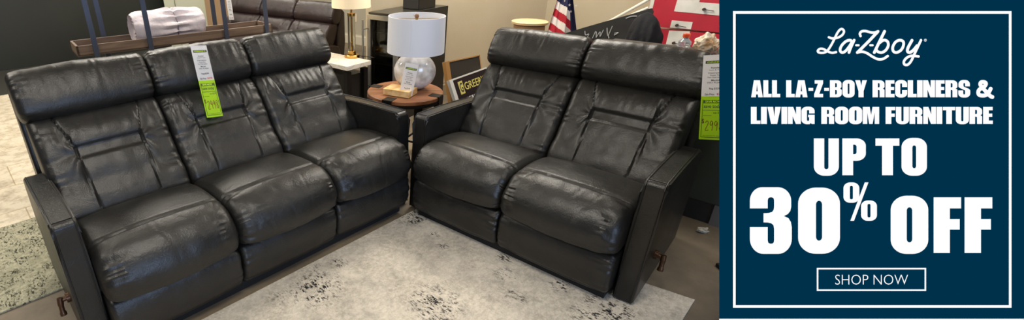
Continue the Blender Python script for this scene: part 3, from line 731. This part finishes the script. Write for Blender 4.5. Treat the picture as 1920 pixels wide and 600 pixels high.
bm = bmesh.new(); lathe(bm, [(.170, .435), (.163, .68), (.159, .68), (.166, .435), (.170, .435)], 56, caps=False); newobj('lamp_shade', bm, mat('cream_shade', (240, 226, 196), .8, emit=((255, 214, 150), .35)), t)
bm = bmesh.new(); tube(bm, crom([(.035, .01, .012), (.12, .0, .004), (.20, -.06, .004)], 6), .003, 6); newobj('cord', bm, M_BMETAL, t)
l = bpy.data.lights.new('brass_lamp_bulb', 'POINT'); l.energy = 3; l.color = (1, .8, .5); l.shadow_soft_size = .04
lo = bpy.data.objects.new('brass_lamp_bulb', l); COL.objects.link(lo); lo.parent = t; lo.location = (0, 0, .53)
# outlet on the far wall
wd_ = Vector((.709, -.705, 0)); wn = Vector((-.705, -.709, 0))
pt = Vector((.9, 7.0, 0)) - wd_ * 1.34; 
t = tag(bpy.data.objects.new('wall_outlet', None), 'cream power outlet plate on the grey wall behind the brass lamp', 'outlet'); COL.objects.link(t)
t.matrix_world = frame_from(pt + wn * .001 + Vector((0, 0, .42)), pt + wn * .001 + wd_ + Vector((0, 0, .42)), pt + wn * .001 + Vector((0, 0, 1)))
bm = bmesh.new(); box(bm, (-.055, -.055, 0), (.055, .075, .006), .002); newobj('plate', bm, mat('outlet_cream', (232, 214, 190), .4), t, False)
for dy in (-.02, .035):
    bm = bmesh.new(); box(bm, (-.02, dy - .014, .006), (.02, dy + .014, .009)); newobj('socket', bm, M_WHITEP, t, False)

# ------------------------------------------------------------------ etagere with tray shelf and rolled comforter
TO = Vector((-2.109, 3.52, 0)); TA = math.radians(36.5); MT2 = fr(TO.x, TO.y, TA); TL = 1.63; TD = .31
t = thing('etagere', 'open shelf with dark metal posts and a long brown wood tray behind the black sofa', 'shelf'); t.matrix_world = MT2
M_TRAY = wood(bpy.data.materials.new('walnut_tray'), (84, 68, 56), (118, 98, 82), (2, 30, 30))
M_POST = mat('dark_blue_metal', (66, 72, 88), .4, .3)
for z in (.78, .20):
    bm = bmesh.new(); box(bm, (0, 0, z), (TL, TD, z + .013)); box(bm, (0, 0, z), (TL, .018, z + .078), .002); box(bm, (0, TD - .018, z), (TL, TD, z + .078), .002); box(bm, (0, 0, z), (.018, TD, z + .078), .002); box(bm, (TL - .018, 0, z), (TL, TD, z + .078), .002)
    newobj('tray_shelf', bm, M_TRAY, t, False)
for x in (.128, .526, 1.172, 1.565):
    bm = bmesh.new(); box(bm, (x - .019, -.017, 0), (x + .019, -.001, 2.1), .002); newobj('post', bm, M_POST, t, False)
for x in (.25, 1.20):
    bm = bmesh.new(); box(bm, (x - .019, TD + .001, 0), (x + .019, TD + .017, 2.1), .002); newobj('post', bm, M_POST, t, False)
# rolled comforter
MR = MT2 @ Matrix.Translation((.455, .155, .9215)) @ Matrix.Rotation(math.radians(4), 4, 'Z')
bm = bmesh.new(); Lr = .573; R0 = .126; NN = 72; KK = 80; rings = []
for k in range(KK + 1):
    x = Lr * k / KK; e = min(x, Lr - x); sq = 1 - .10 * math.exp(-((x - .325) / .02) ** 2)
    rr_ = R0 * sq * (1 - .10 * math.exp(-(e / .02) ** 1)); ring = []
    for i in range(NN):
        a = 2 * PI * i / NN
        fold = .016 * math.sin(a * 13 + 2 * noise.noise(Vector((a, x * 3, 0)))) * math.exp(-((x - .325) / .12) ** 2) + .008 * noise.noise(Vector((math.cos(a) * 3, math.sin(a) * 3, x * 9))) + .014 * noise.noise(Vector((math.cos(a) * 1.2, math.sin(a) * 1.2, x * 3 + 5)))
        r_ = rr_ + fold
        zz_ = r_ * math.sin(a); zz_ = max(zz_, -.127)
        ring.append(bm.verts.new((x, r_ * math.cos(a), zz_)))
    rings.append(ring)
for k in range(KK):
    for i in range(NN): bm.faces.new((rings[k][i], rings[k][(i + 1) % NN], rings[k + 1][(i + 1) % NN], rings[k + 1][i]))
bm.faces.new(rings[-1])
# spiral end: concentric sunken layers
prev = rings[0]
for q, (f, dx) in enumerate(((.93, -.012), (.86, .012), (.76, -.006), (.68, .016), (.56, -.002), (.48, .018), (.34, .0), (.24, .02), (.08, .01))):
    ring = [bm.verts.new((dx + .004 * noise.noise(Vector((math.cos(2 * PI * i / NN) * 4, math.sin(2 * PI * i / NN) * 4, q))), v.co.y * f, v.co.z * f)) for i, v in enumerate(rings[0])]
    for i in range(NN): bm.faces.new((prev[i], prev[(i + 1) % NN], ring[(i + 1) % NN], ring[i]))
    prev = ring
bm.faces.new(prev[::-1])
t = tag(newobj('rolled_comforter', bm, mat('pale_pink_quilt', (188, 178, 182), .9, bump=(45, .45), var=(6, (206, 197, 201), .25))), 'pale pink rolled comforter tied in the middle lying on the brown shelf tray', 'comforter')
t.matrix_world = MR
bm = bmesh.new(); tube(bm, [(.325, .118 * math.cos(a), .118 * math.sin(a)) for a in [k * 2 * PI / 40 for k in range(41)]], .004, 6); newobj('tie_cord', bm, mat('tie_grey', (120, 110, 112), .8), t)

# ------------------------------------------------------------------ things behind the tray
# dark display wall at far left
bm = bmesh.new(); box(bm, (-3.5, 6.25, 0), (2.86, 6.33, 2.9), .01)
o = newobj('display_panel', bm, M_DARK, smooth=False); o.matrix_world = MS; tag(o, 'huge dark green black panel standing upright at the far left of the shop', 'display panel')
bm = bmesh.new(); box(bm, (-3.8, 4.86, 0), (2.9, 6.24, .012), .003)
o = newobj('floor_mat', bm, mat('dark_mat', (38, 38, 32), .7), smooth=False); o.matrix_world = MS; tag(o, 'dark floor mat lying in front of the dark green black panel', 'mat')
bm = bmesh.new(); box(bm, (1.46, 6.236, 1.12), (1.72, 6.249, 1.42)); o = newobj('lime_notice', bm, M_LIME, smooth=False); o.matrix_world = MS; tag(o, 'lime green paper notice hanging on the dark panel behind the shelf posts', 'notice')
# pale column and tan board beside the panel
o_ = MS @ Vector((2.60, 5.85, 0))
bm = bmesh.new(); box(bm, (0, 0, 0), (.66, .3, CEIL), .004); box(bm, (.15, -.008, 0), (.16, .0, CEIL), mi=1)
o = struct('trim_2', bm, [mat('pale_green_paint', (186, 188, 166), .7), mat('paint_gap', (110, 110, 96), .7)]); o.matrix_world = fr(o_.x, o_.y, math.radians(20))
bm = bmesh.new(); box(bm, (0, 0, 0), (.54, .05, 2.1), .004)
o = newobj('tan_board', bm, mat('tan_laminate', (160, 130, 98), .6, var=(4, (172, 142, 108), .3)), smooth=False); o.matrix_world = fr(-2.22, 7.1, math.radians(-20)); tag(o, 'tall tan wooden board standing between the pale column and brown sofa', 'board')
t = price_tag('price_tag', 'white paper price tag hanging at the left end of the brown sofa', frame_from((-1.575, 5.90, .71), (-1.485, 5.86, .71), (-1.59, 5.91, 1.2)), .075, .30, 0, '')

# ------------------------------------------------------------------ boards leaning behind the round table
def leaning(name, T1, T2, B1, W, build):
    y = (Vector(T1) - Vector(B1)); x = (Vector(T2) - Vector(T1)).normalized(); z = x.cross(y.normalized())
    M = Matrix(((x.x, y.normalized().x, z.x, B1[0]), (x.y, y.normalized().y, z.y, B1[1]), (x.z, y.normalized().z, z.z, B1[2]), (0, 0, 0, 1)))
    return M, y.length
M, H_ = leaning('a', (.681, 3.402, .6), (1.013, 3.747, .6), (.890, 3.201, 0), .5, None)
t = thing('store_sign', "black sign with gold GREER'S lettering leaning behind the round table", 'sign'); t.matrix_world = M
SW = .52
bm = bmesh.new(); box(bm, (0, 0, -.02), (SW, H_, 0)); newobj('sign_panel', bm, mat('sign_black', (24, 24, 26), .35), t, False)
bm = bmesh.new(); box(bm, (-.012, 0, -.022), (.03, H_, .004)); box(bm, (.03, H_ - .012, -.022), (SW, H_, .004)); box(bm, (SW, 0, -.022), (SW + .01, H_, .004)); newobj('sign_edge', bm, mat('sign_edge_grey', (196, 198, 194), .4), t, False)
bm = bmesh.new(); box(bm, (.085, H_ - .135, .0005), (.145, H_ - .035, .0015)); ic = newobj('emblem', bm, mat('gold_green', (196, 186, 100), .5), t, False)
bm = text_bm('G', .04, .075, .02)
for v in bm.verts: v.co += Vector((.095, H_ - .122, .0025))
newobj('emblem_letter', bm, M_INK, ic, False)
bm = text_bm("GREER'S", .30, .062, .012)
for v in bm.verts: v.co += Vector((.158, H_ - .115, .002))
newobj('lettering', bm, mat('gold_green', (196, 186, 100), .5), t, False)
bm = text_bm('HOME FURNISHINGS', .34, .032, .02)
for v in bm.verts: v.co += Vector((.095, H_ - .20, .002))
newobj('lettering', bm, M_WHITEP, t, False)
for tx, w_, h_, px_, py_ in (('appliances', .12, .016, .22, .235), ('QUALITY FURNITURE & BEDDING', .33, .018, .08, .275), ('FAMILY OWNED', .25, .022, .08, .32)):
    bm = text_bm(tx, w_, h_, .01)
    for v in bm.verts: v.co += Vector((px_, H_ - py_, .002))
    newobj('lettering', bm, M_WHITEP, t, False)
M, H_ = leaning('b', (.693, 3.576, .7), (1.008, 3.806, .7), (.817, 3.406, 0), .4, None)
t = thing('picture_frame', 'dark canvas in a tan wooden frame leaning behind the black sign', 'picture frame'); t.matrix_world = M
M_FR = mat('frame_tan', (168, 124, 70), .5)
bm = bmesh.new(); box(bm, (.012, 0, -.03), (.36, H_ - .01, -.004)); newobj('canvas', bm, mat('canvas_dark', (46, 42, 34), .6), t, False)
bm = bmesh.new(); box(bm, (-.03, 0, -.035), (.012, H_, 0)); box(bm, (.36, 0, -.035), (.37, H_, 0)); box(bm, (-.0, H_ - .008, -.035), (.37, H_, 0)); box(bm, (0, 0, -.035), (.37, .015, 0)); newobj('frame', bm, M_FR, t, False)

# ------------------------------------------------------------------ behind the loveseat (loveseat frame coordinates)
def inL(o, *a): o.matrix_world = ML @ (Matrix.Translation(a) if a else Matrix.Identity(4)); return o
# low green-grey counter
t = inL(thing('counter_cabinet', 'low dark grey green counter behind the right end of the loveseat', 'counter'))
M_GG = mat('grey_green_laminate', (62, 70, 62), .6)
bm = bmesh.new(); box(bm, (.55, 1.125, .13), (3.0, 1.65, .88), .003); newobj('cabinet_body', bm, M_GG, t, False)
bm = bmesh.new(); box(bm, (.53, 1.115, .88), (3.02, 1.66, .905), .004); newobj('countertop', bm, mat('counter_dark', (52, 54, 50), .5), t, False)
bm = bmesh.new(); box(bm, (.55, 1.13, 0), (3.0, 1.6, .13)); newobj('kick_board', bm, mat('kick_black', (44, 42, 40), .6), t, False)
bm = bmesh.new(); box(bm, (1.41, 1.119, 0), (1.55, 1.1295, .128)); newobj('kick_tile', bm, mat('kick_grey', (108, 106, 104), .5), t, False)
# bottle with orange cap
t = inL(thing('water_bottle', 'clear plastic bottle with orange cap standing behind the right loveseat headrest', 'bottle'), 1.0, 1.36, .906); t.matrix_world = ML @ Matrix.Translation((1.0, 1.36, .906))
bm = bmesh.new(); lathe(bm, [(.03, 0), (.034, .006), (.034, .05), (.030, .055), (.034, .06), (.033, .078), (.015, .096), (.014, .105)], 32); newobj('bottle_body', bm, mat('clear_plastic', (225, 232, 240), .08, trans=.75), t)
bm = bmesh.new(); lathe(bm, [(.0185, .102), (.019, .104), (.019, .122), (.017, .124), (.001, .124)], 28); newobj('cap', bm, mat('orange_cap', (230, 84, 48), .4), t)
# crumpled bag
bm = bmesh.new(); bmesh.ops.create_icosphere(bm, subdivisions=5, radius=.062)
for v in bm.verts:
    n = v.co.normalized(); d = noise.noise(n * 2.2) * .014 - .014 * abs(noise.noise(n * 3.5)); v.co = n * (.062 + d); v.co.z *= 1.05
    if v.co.z > .03: v.co.x *= .8
o = newobj('plastic_bag', bm, mat('crumpled_white_bag', (222, 214, 196), .5, var=(13, (176, 140, 100), .12))); inL(o, 1.10, 1.40, .975); tag(o, 'crumpled white bag beside the orange capped bottle', 'bag')
bm = bmesh.new(); bmesh.ops.create_icosphere(bm, subdivisions=4, radius=.04)
for v in bm.verts: v.co *= 1 + .25 * noise.noise(v.co * 30)
o = newobj('plastic_bag', bm, mat('crumpled_white_bag2', (226, 214, 190), .5)); inL(o, 1.205, 1.39, .95); tag(o, 'small crumpled cream bag at the far right end of the countertop', 'bag')

# red sign with white letter, two stacked boards, leaning back
SL = .12
def onplane(x, z, off=0): return (x, 3.1 + SL * z - off, z)
t = inL(thing('red_sign', 'large red sign with big white letters leaning on the wall behind the loveseat', 'sign'))
def slab(poly, off0, off1, m, name):
    bm = bmesh.new(); a = [bm.verts.new(onplane(x, z, off0)) for x, z in poly]; b = [bm.verts.new(onplane(x, z, off1)) for x, z in poly]; n = len(poly)
    bm.faces.new(a); bm.faces.new(b[::-1])
    for i in range(n): bm.faces.new((a[i], a[(i + 1) % n], b[(i + 1) % n], b[i]))
    return newobj(name, bm, m, t, False)
M_RED = mat('sign_red', (178, 20, 44), .5, var=(5, (158, 18, 38), .3)); M_LET = mat('sign_white', (214, 210, 200), .6, var=(12, (196, 192, 180), .25))
slab([(.33, .787), (2.6, .80), (2.6, 1.75), (.30, 1.75)], 0, -.03, M_RED, 'upper_board')
slab([(.36, 0), (2.6, 0), (2.6, .787), (.36, .772)], 0, -.03, M_RED, 'lower_board')
slab([(.315, .86), (.345, .86), (.325, 1.75), (.295, 1.75)], .004, 0, M_LET, 'sign_border')
slab([(.523, 1.75), (.523, .936), (.866, .928), (1.6, .92), (1.6, 1.02), (.84, 1.023), (.694, 1.026), (.685, 1.75)], .004, 0, M_LET, 'letter')
slab([(.527, .857), (.528, .792), (.694, .794), (.692, .856)], .004, 0, M_LET, 'letter')
slab([(.529, .766), (.549, .3), (.74, .3), (.692, .776)], .004, 0, M_LET, 'letter')
for x, z in ((.58, .82), (.596, .665), (.748, .972), (1.2, .972)):
    bm = bmesh.new(); p = Vector(onplane(x, z, .004)); tube(bm, [p, p + Vector((0, -.03, 0))], .012, 10); tube(bm, [p + Vector((0, -.02, 0)), p + Vector((.075, -.012, -.01))], .003, 6); newobj('bolt', bm, mat('bolt_brown', (58, 44, 40), .7), t)  # bolt plus a thin streak off to one side, same dark brown
# black board with silver brush marks
t = inL(thing('black_board', 'black board with silver scrawl leaning behind the loveseat below white pipes', 'board'))
def s2(x, z, off=0): return Vector((x, 2.42 + .1 * z - off, z))
poly = [(-.20, .0), (-.20, .735), (0, .82), (.50, 1.025), (.52, 1.0), (.52, 0)]
bm = bmesh.new(); a = [bm.verts.new(s2(x, z)) for x, z in poly]; b = [bm.verts.new(s2(x, z, -.02)) for x, z in poly]
bm.faces.new(a); bm.faces.new(b[::-1])
for i in range(6): bm.faces.new((a[i], a[(i + 1) % 6], b[(i + 1) % 6], b[i]))
newobj('board_panel', bm, mat('board_black', (16, 16, 16), .6, var=(9, (30, 30, 29), .2)), t, False)
bm = bmesh.new()
M_SIL = mat('silver_paint', (150, 152, 152), .5)
SC = [[(.02, .795), (.035, .76), (.06, .77), (.05, .73)], [(.10, .74), (.115, .80), (.13, .75)], [(.13, .75), (.15, .80), (.16, .76), (.175, .82)], [(.20, .84), (.215, .79), (.225, .78), (.24, .86)], [(.225, .78), (.235, .755)], [(.27, .80), (.30, .81), (.27, .785)], [(.33, .93), (.37, .95), (.41, .955)], [(.42, .95), (.44, .97)]]
for st in SC:
    bm = bmesh.new(); tube(bm, crom([s2(x, z, .002) for x, z in st], 5), .0045, 6); newobj('paint_stroke', bm, M_SIL, t)
# white pipes lying against the sign
for k, (a, b, r_) in enumerate((((.02, 3.0, .80), (.40, 3.0, 1.085), .014), ((.06, 2.96, .80), (.36, 2.96, .975), .011), ((.10, 2.93, .79), (.36, 2.93, .945), .008))):
    d = (Vector(b) - Vector(a)); a1_ = Vector(a) - d * (.25 if k == 0 else .2)
    bm = bmesh.new(); tube(bm, [Vector((a1_.x - .02, a1_.y, 0)), Vector((a1_.x - .02, a1_.y, a1_.z - .03)), Vector((a1_.x - .012, a1_.y, a1_.z - .01)), a1_, Vector(b) + d * (.25 if k == 0 else .03)], r_, 12); 
    o = inL(newobj('white_pipe', bm, mat('pipe_white', (226, 222, 206), .4))); tag(o, ['thickest white pipe leaning highest between flag and red sign', 'middle white pipe leaning between flag and red sign', 'thin white pipe leaning lowest just above the black board'][k], 'pipe')
# jacket heap
bm = bmesh.new(); bmesh.ops.create_icosphere(bm, subdivisions=5, radius=1)
for v in bm.verts:
    n = v.co.copy(); x, y, z = n
    f = 1 + .10 * noise.noise(Vector((x * 2, y * 2, z * .8))) + .05 * math.sin(x * 16 + 3 * noise.noise(n * 2)) * (1 - max(0, z))
    v.co = Vector((x * .135 * f, y * .12 * f, z * .30 * f if z > 0 else z * .4))
for v in bm.verts:
    if v.co.z < 0: v.co.x *= 1.08; v.co.y *= 1.08
o = inL(newobj('black_jacket', bm, mat('black_cloth', (14, 14, 19), .9, bump=(30, .5))), .575, 2.2, .73); tag(o, 'black jacket heaped over a stand in front of the red sign', 'jacket')
t = inL(thing('coat_stand', 'short dark stand carrying the black jacket behind the loveseat', 'stand')); 
bm = bmesh.new(); tube(bm, [(.575, 2.2, .02), (.575, 2.2, .30)], .02); lathe(bm, [(.14, 0), (.14, .02), (.02, .03)], 24, (.575, 2.2, 0)); newobj('stand_post', bm, M_BMETAL, t)
# round drum table behind left headrest
t = inL(thing('drum_table', 'small round table with light wood top just above the left loveseat headrest', 'side table'), -.275, 2.0, 0)
bm = bmesh.new(); lathe(bm, [(.146, .888), (.152, .891), (.152, .907), (.148, .910), (.001, .910)], 48); newobj('tabletop', bm, mat('light_wood_top', (214, 180, 132), .4, var=(7, (226, 198, 152), .2)), t)
bm = bmesh.new(); lathe(bm, [(.13, 0), (.13, .887), (.12, .888)], 40); newobj('drum_body', bm, wood(bpy.data.materials.new('drum_wood'), (150, 112, 74), (180, 142, 100), (5, 5, 30)), t)
# flag on a pole
t = thing('flag', 'red white and blue stars and stripes flag hanging on a pole near the corner', 'flag'); 
FO = Vector((1.851, 4.513, 1.0386)); t.location = (FO.x, FO.y, 0); SCL = 4.3 / FPX
ux = Vector((1, 0, 0)); uz = Vector((0, .10, 1)).normalized()
bm = bmesh.new(); nx, ny = 70, 170; X0, X1, Z0, Z1 = -6, 46, -140, 75; grid = []
def outline(z):   # px half extents as a function of px height (down positive)
    l = 0 - z * .14; r_ = 30 + z * .25
    return l, r_
for j in range(ny + 1):
    z = Z0 + (Z1 - Z0) * j / ny; l, r_ = outline(z); row = []
    r_ = max(r_, l + 4)
    for i in range(nx + 1):
        u = i / nx; x = l + (r_ - l) * u
        dep = .035 * math.sin(u * 9 + z * .01) + .02 * math.sin(u * 21 + 1)
        row.append((bm.verts.new((x * SCL, dep - .05 * z * SCL, -z * SCL + FO.z)), x, z))
    grid.append(row)
for j in range(ny):
    for i in range(nx):
        q = [grid[j][i], grid[j][i + 1], grid[j + 1][i + 1], grid[j + 1][i]]
        f = bm.faces.new([a[0] for a in q]); x = sum(a[1] for a in q) / 4; y = sum(a[2] for a in q) / 4
        qv = y - .75 * x; canton = (qv < 1 and x < 27) or (x >= 27 and y < 17 + (x - 27) * 4.2) or y < -3
        if canton:
            f.material_index = 2
        else:
            f.material_index = 1 if int(math.floor((qv - 1.0) / 14.5)) % 2 == 0 else 0
        if x < -2.2 - y * .14 + 4 and y > 0: f.material_index = 0
fl = newobj('flag_cloth', bm, [mat('flag_red', (170, 24, 42), .8), mat('flag_white', (222, 216, 208), .8), mat('flag_blue', (30, 34, 72), .8)], t)
bm = bmesh.new()
for (x, y) in ((12, 1), (23, 9), (31, 22), (34, 10), (22, -6), (33, -4), (12, -12), (28, -18), (18, -24), (10, -32), (27, -34), (19, -44)):
    l, r_ = outline(y); u = (x - l) / (r_ - l); dep = .035 * math.sin(u * 9 + y * .01) + .02 * math.sin(u * 21 + 1) - .05 * y * SCL - .006
    vs = []
    for k in range(10):
        rr_ = 3.0 if k % 2 == 0 else 1.2; a = PI / 2 + k * PI / 5
        vs.append(bm.verts.new(((x + rr_ * math.cos(a)) * SCL, dep, (-y + rr_ * math.sin(a)) * SCL + FO.z)))
    bm.faces.new(vs)
newobj('flag_stars', bm, MATS['flag_white'], fl, False)
bm = bmesh.new(); tube(bm, [(-.02, .06, .02), (.10, .06, 2.2)], .012, 12); lathe(bm, [(.12, 0), (.12, .02), (.03, .03)], 24, (-.02, .06, 0)); lathe(bm, [(.02, 2.19), (.03, 2.22), (.012, 2.26)], 16, (.1, .06, 0)); newobj('flag_pole', bm, M_BRASS, t)

# tag hung over right loveseat headrest
b0 = ML @ Vector((1.291, .655, .652)); b1 = ML @ Vector((1.391, .656, .674)); b2 = ML @ Vector((1.207, .682, 1.042))
price_tag('price_tag', 'white and lime paper price tag at the right end of the loveseat headrest', frame_from(b0, b1, b2), .10, .195, .208, '$2998')
# tag on lamp
tp = LP + Vector((-.09, -.155, .02))
t = price_tag('price_tag', 'white paper price tag stuck on the round base of the white lamp', frame_from(LP + Vector((-.125, -.19, .025)), LP + Vector((-.03, -.21, .025)), LP + Vector((-.075, -.118, .245))), .092, .215, 0, '')
# crumpled paper on the floor
bm = bmesh.new(); bmesh.ops.create_icosphere(bm, subdivisions=4, radius=.03)
for v in bm.verts: v.co = Vector((v.co.x * .9, v.co.y * .55, v.co.z * .45)) * (1 + .9 * noise.noise(v.co * 55))
o = newobj('paper_scrap', bm, mat('scrap_paper', (190, 184, 172), .8)); o.location = (1.975, 2.25, .014); tag(o, 'crumpled white paper scrap on the brown floor right of the loveseat', 'litter')

# ------------------------------------------------------------------ sale banner graphic on an added glowing board, not part of the shop
DB = 1.60; K = DB / FPX
def bp(px, py): return ((px - 1634) * K, (300 - py) * K)
MB_ = Matrix(((CR.x, CU.x, -CF.x, 0), (CR.y, CU.y, -CF.y, 0), (CR.z, CU.z, -CF.z, 0), (0, 0, 0, 1)))
ctr = CC + CF * DB + CR * ((1634 - 674) * K)
t = thing('added_banner_board', 'added dark blue sale banner with glowing face and white lettering, not part of the shop', 'display board'); t.matrix_world = Matrix.Translation(ctr) @ MB_
E_BLUE = emission('banner_glow_blue', (0, 49, 75)); E_WHITE = emission('banner_glow_white', (255, 255, 255))  # glow added to keep the banner colours flat, no real lit display
(x0, y0), (x1, y1) = bp(1348.6, 597.6), bp(1935, -14)
bm = bmesh.new(); box(bm, (x0 + .035, y0 + .03, -.03), (x1 - .03, y1 - .02, -.0005), .004); newobj('added_backing', bm, M_BASE, t, False)
bm = bmesh.new(); flat_shapes(bm, [([(x0, y0), (x1, y0), (x1, y1), (x0, y1)], [])], 0); newobj('glowing_face', bm, E_BLUE, t, False)
bm = bmesh.new(); flat_shapes(bm, [([(x0, y0 - .012), (x1, y0 - .012), (x1, y0), (x0, y0)], [])], 0); newobj('bottom_strip', bm, E_WHITE, t, False)
def rect(a, b, c, d): p, q = bp(a, d), bp(c, b); return [(p[0], p[1]), (q[0], p[1]), (q[0], q[1]), (p[0], q[1])]
Z1_ = .0008
bm = bmesh.new(); flat_shapes(bm, [(rect(1374, 21, 1896, 577), [rect(1379, 26, 1891, 572)])], Z1_); newobj('border_line', bm, E_WHITE, t, False)
def line(s, xa, xb, ytop, ybase, gap=.035):
    bm = bmesh.new(); a = bp(xa, ybase); b = bp(xb, ytop); heavy(bm, s, a[0], b[0], a[1], b[1], gap)
    for v in bm.verts: v.co.z = Z1_
    return newobj('lettering', bm, E_WHITE, t, False)
line('ALL', 1408, 1462.5, 150.5, 182.5, .03); line('LA-Z-BOY', 1473.5, 1625, 150.5, 182.5, .03); line('RECLINERS', 1635.5, 1819, 150.5, 182.5, .03); line('&', 1829, 1860, 150.5, 182.5)
line('LIVING', 1407.5, 1527, 200.5, 232.5, .03); line('ROOM', 1539.5, 1648, 200.5, 232.5, .03); line('FURNITURE', 1660, 1861, 200.5, 232.5, .03)
line('UP', 1525.5, 1623, 259.5, 328.5, .09); line('TO', 1641, 1737.5, 259.5, 328.5, .055)
line('3', 1405.6, 1484.3, 351, 476); line('0', 1496, 1574.5, 353.5, 474)
line('O', 1669.5, 1740, 368.5, 474.5); line('F', 1750, 1801.5, 370, 474); line('F', 1808, 1860, 370, 474); line('%', 1581, 1647, 342, 414)
p, q = bp(1565.5, 533.5), bp(1702, 515); bm = text_bm('SHOP NOW', q[0] - p[0], q[1] - p[1], -.014)
for v in bm.verts: v.co += Vector((p[0], p[1], Z1_))
newobj('lettering', bm, E_WHITE, t, False)
bm = bmesh.new(); flat_shapes(bm, [(rect(1531, 502, 1736, 545.5), [rect(1534, 505, 1733, 542.5)])], Z1_); newobj('button_outline', bm, E_WHITE, t, False)
# brush-script emblem
bm = bmesh.new()
def sc(l, r_, closed=False, taper=None):
    pts = crom([(*bp(1510 + x / 5.456, 30 + y / 5.456), 0) for x, y in l], 8, closed)
    if closed: pts.append(pts[0])
    ribbon(bm, [(a.x, a.y) for a in pts], r_ / 5.456 * K, Z1_)
sc([(238, 218), (275, 230), (330, 222), (375, 195), (393, 160), (380, 137), (357, 137), (325, 175), (275, 275), (232, 345), (200, 372), (160, 378), (130, 370), (127, 352), (150, 336), (185, 340), (225, 362), (270, 377), (312, 370)], 12)
sc([(478, 262), (452, 248), (410, 262), (368, 305), (353, 350), (372, 374), (405, 362), (445, 315), (478, 262)], 14)
sc([(497, 248), (462, 325), (444, 374)], 14)
sc([(518, 300), (542, 300)], 11); sc([(662, 300), (686, 300)], 11)
sc([(562, 206), (556, 180), (575, 158), (615, 155), (665, 168), (705, 170), (742, 157)], 13)
sc([(738, 162), (640, 265), (530, 374)], 15)
sc([(530, 374), (580, 366), (630, 382), (690, 420), (745, 443), (795, 438), (840, 410)], 13)
sc([(808, 158), (760, 255), (703, 374)], 15)
sc([(757, 275), (800, 247), (838, 262), (845, 305), (820, 350), (780, 374), (740, 366), (722, 345)], 14)
sc([(960, 248), (998, 262), (1000, 305), (975, 350), (930, 374), (897, 360), (892, 318), (918, 270)], 14, True)
sc([(1088, 250), (1048, 325), (1043, 362), (1065, 374), (1100, 352), (1140, 305)], 15)
sc([(1180, 248), (1120, 375), (1080, 460), (1045, 498), (1012, 496), (1006, 465), (1035, 428), (1085, 408), (1155, 414)], 13)
sc([(1225 + 12 * math.cos(k * PI / 5), 248 + 12 * math.sin(k * PI / 5)) for k in range(10)], 2, True); sc([(1222, 254), (1222, 243), (1228, 244), (1223, 249), (1229, 254)], 1.4)
newobj('script_emblem', bm, E_WHITE, t, False)
# unseen stand added behind the banner board
inv = t.matrix_world.inverted()
bc = Vector((ctr.x + .32, ctr.y + .30, 0))
bm = bmesh.new(); tube(bm, [inv @ bc, inv @ (bc + Vector((0, 0, .70))), Vector((.25, 0, -.03))], .035, 16); newobj('stand_post', bm, M_BASE, t)
bm = bmesh.new(); box(bm, (-.25, -.2, 0), (.25, .2, .02), .004)
for v in bm.verts: v.co = inv @ (v.co + bc)
newobj('added_stand_base', bm, M_BASE, t, False)
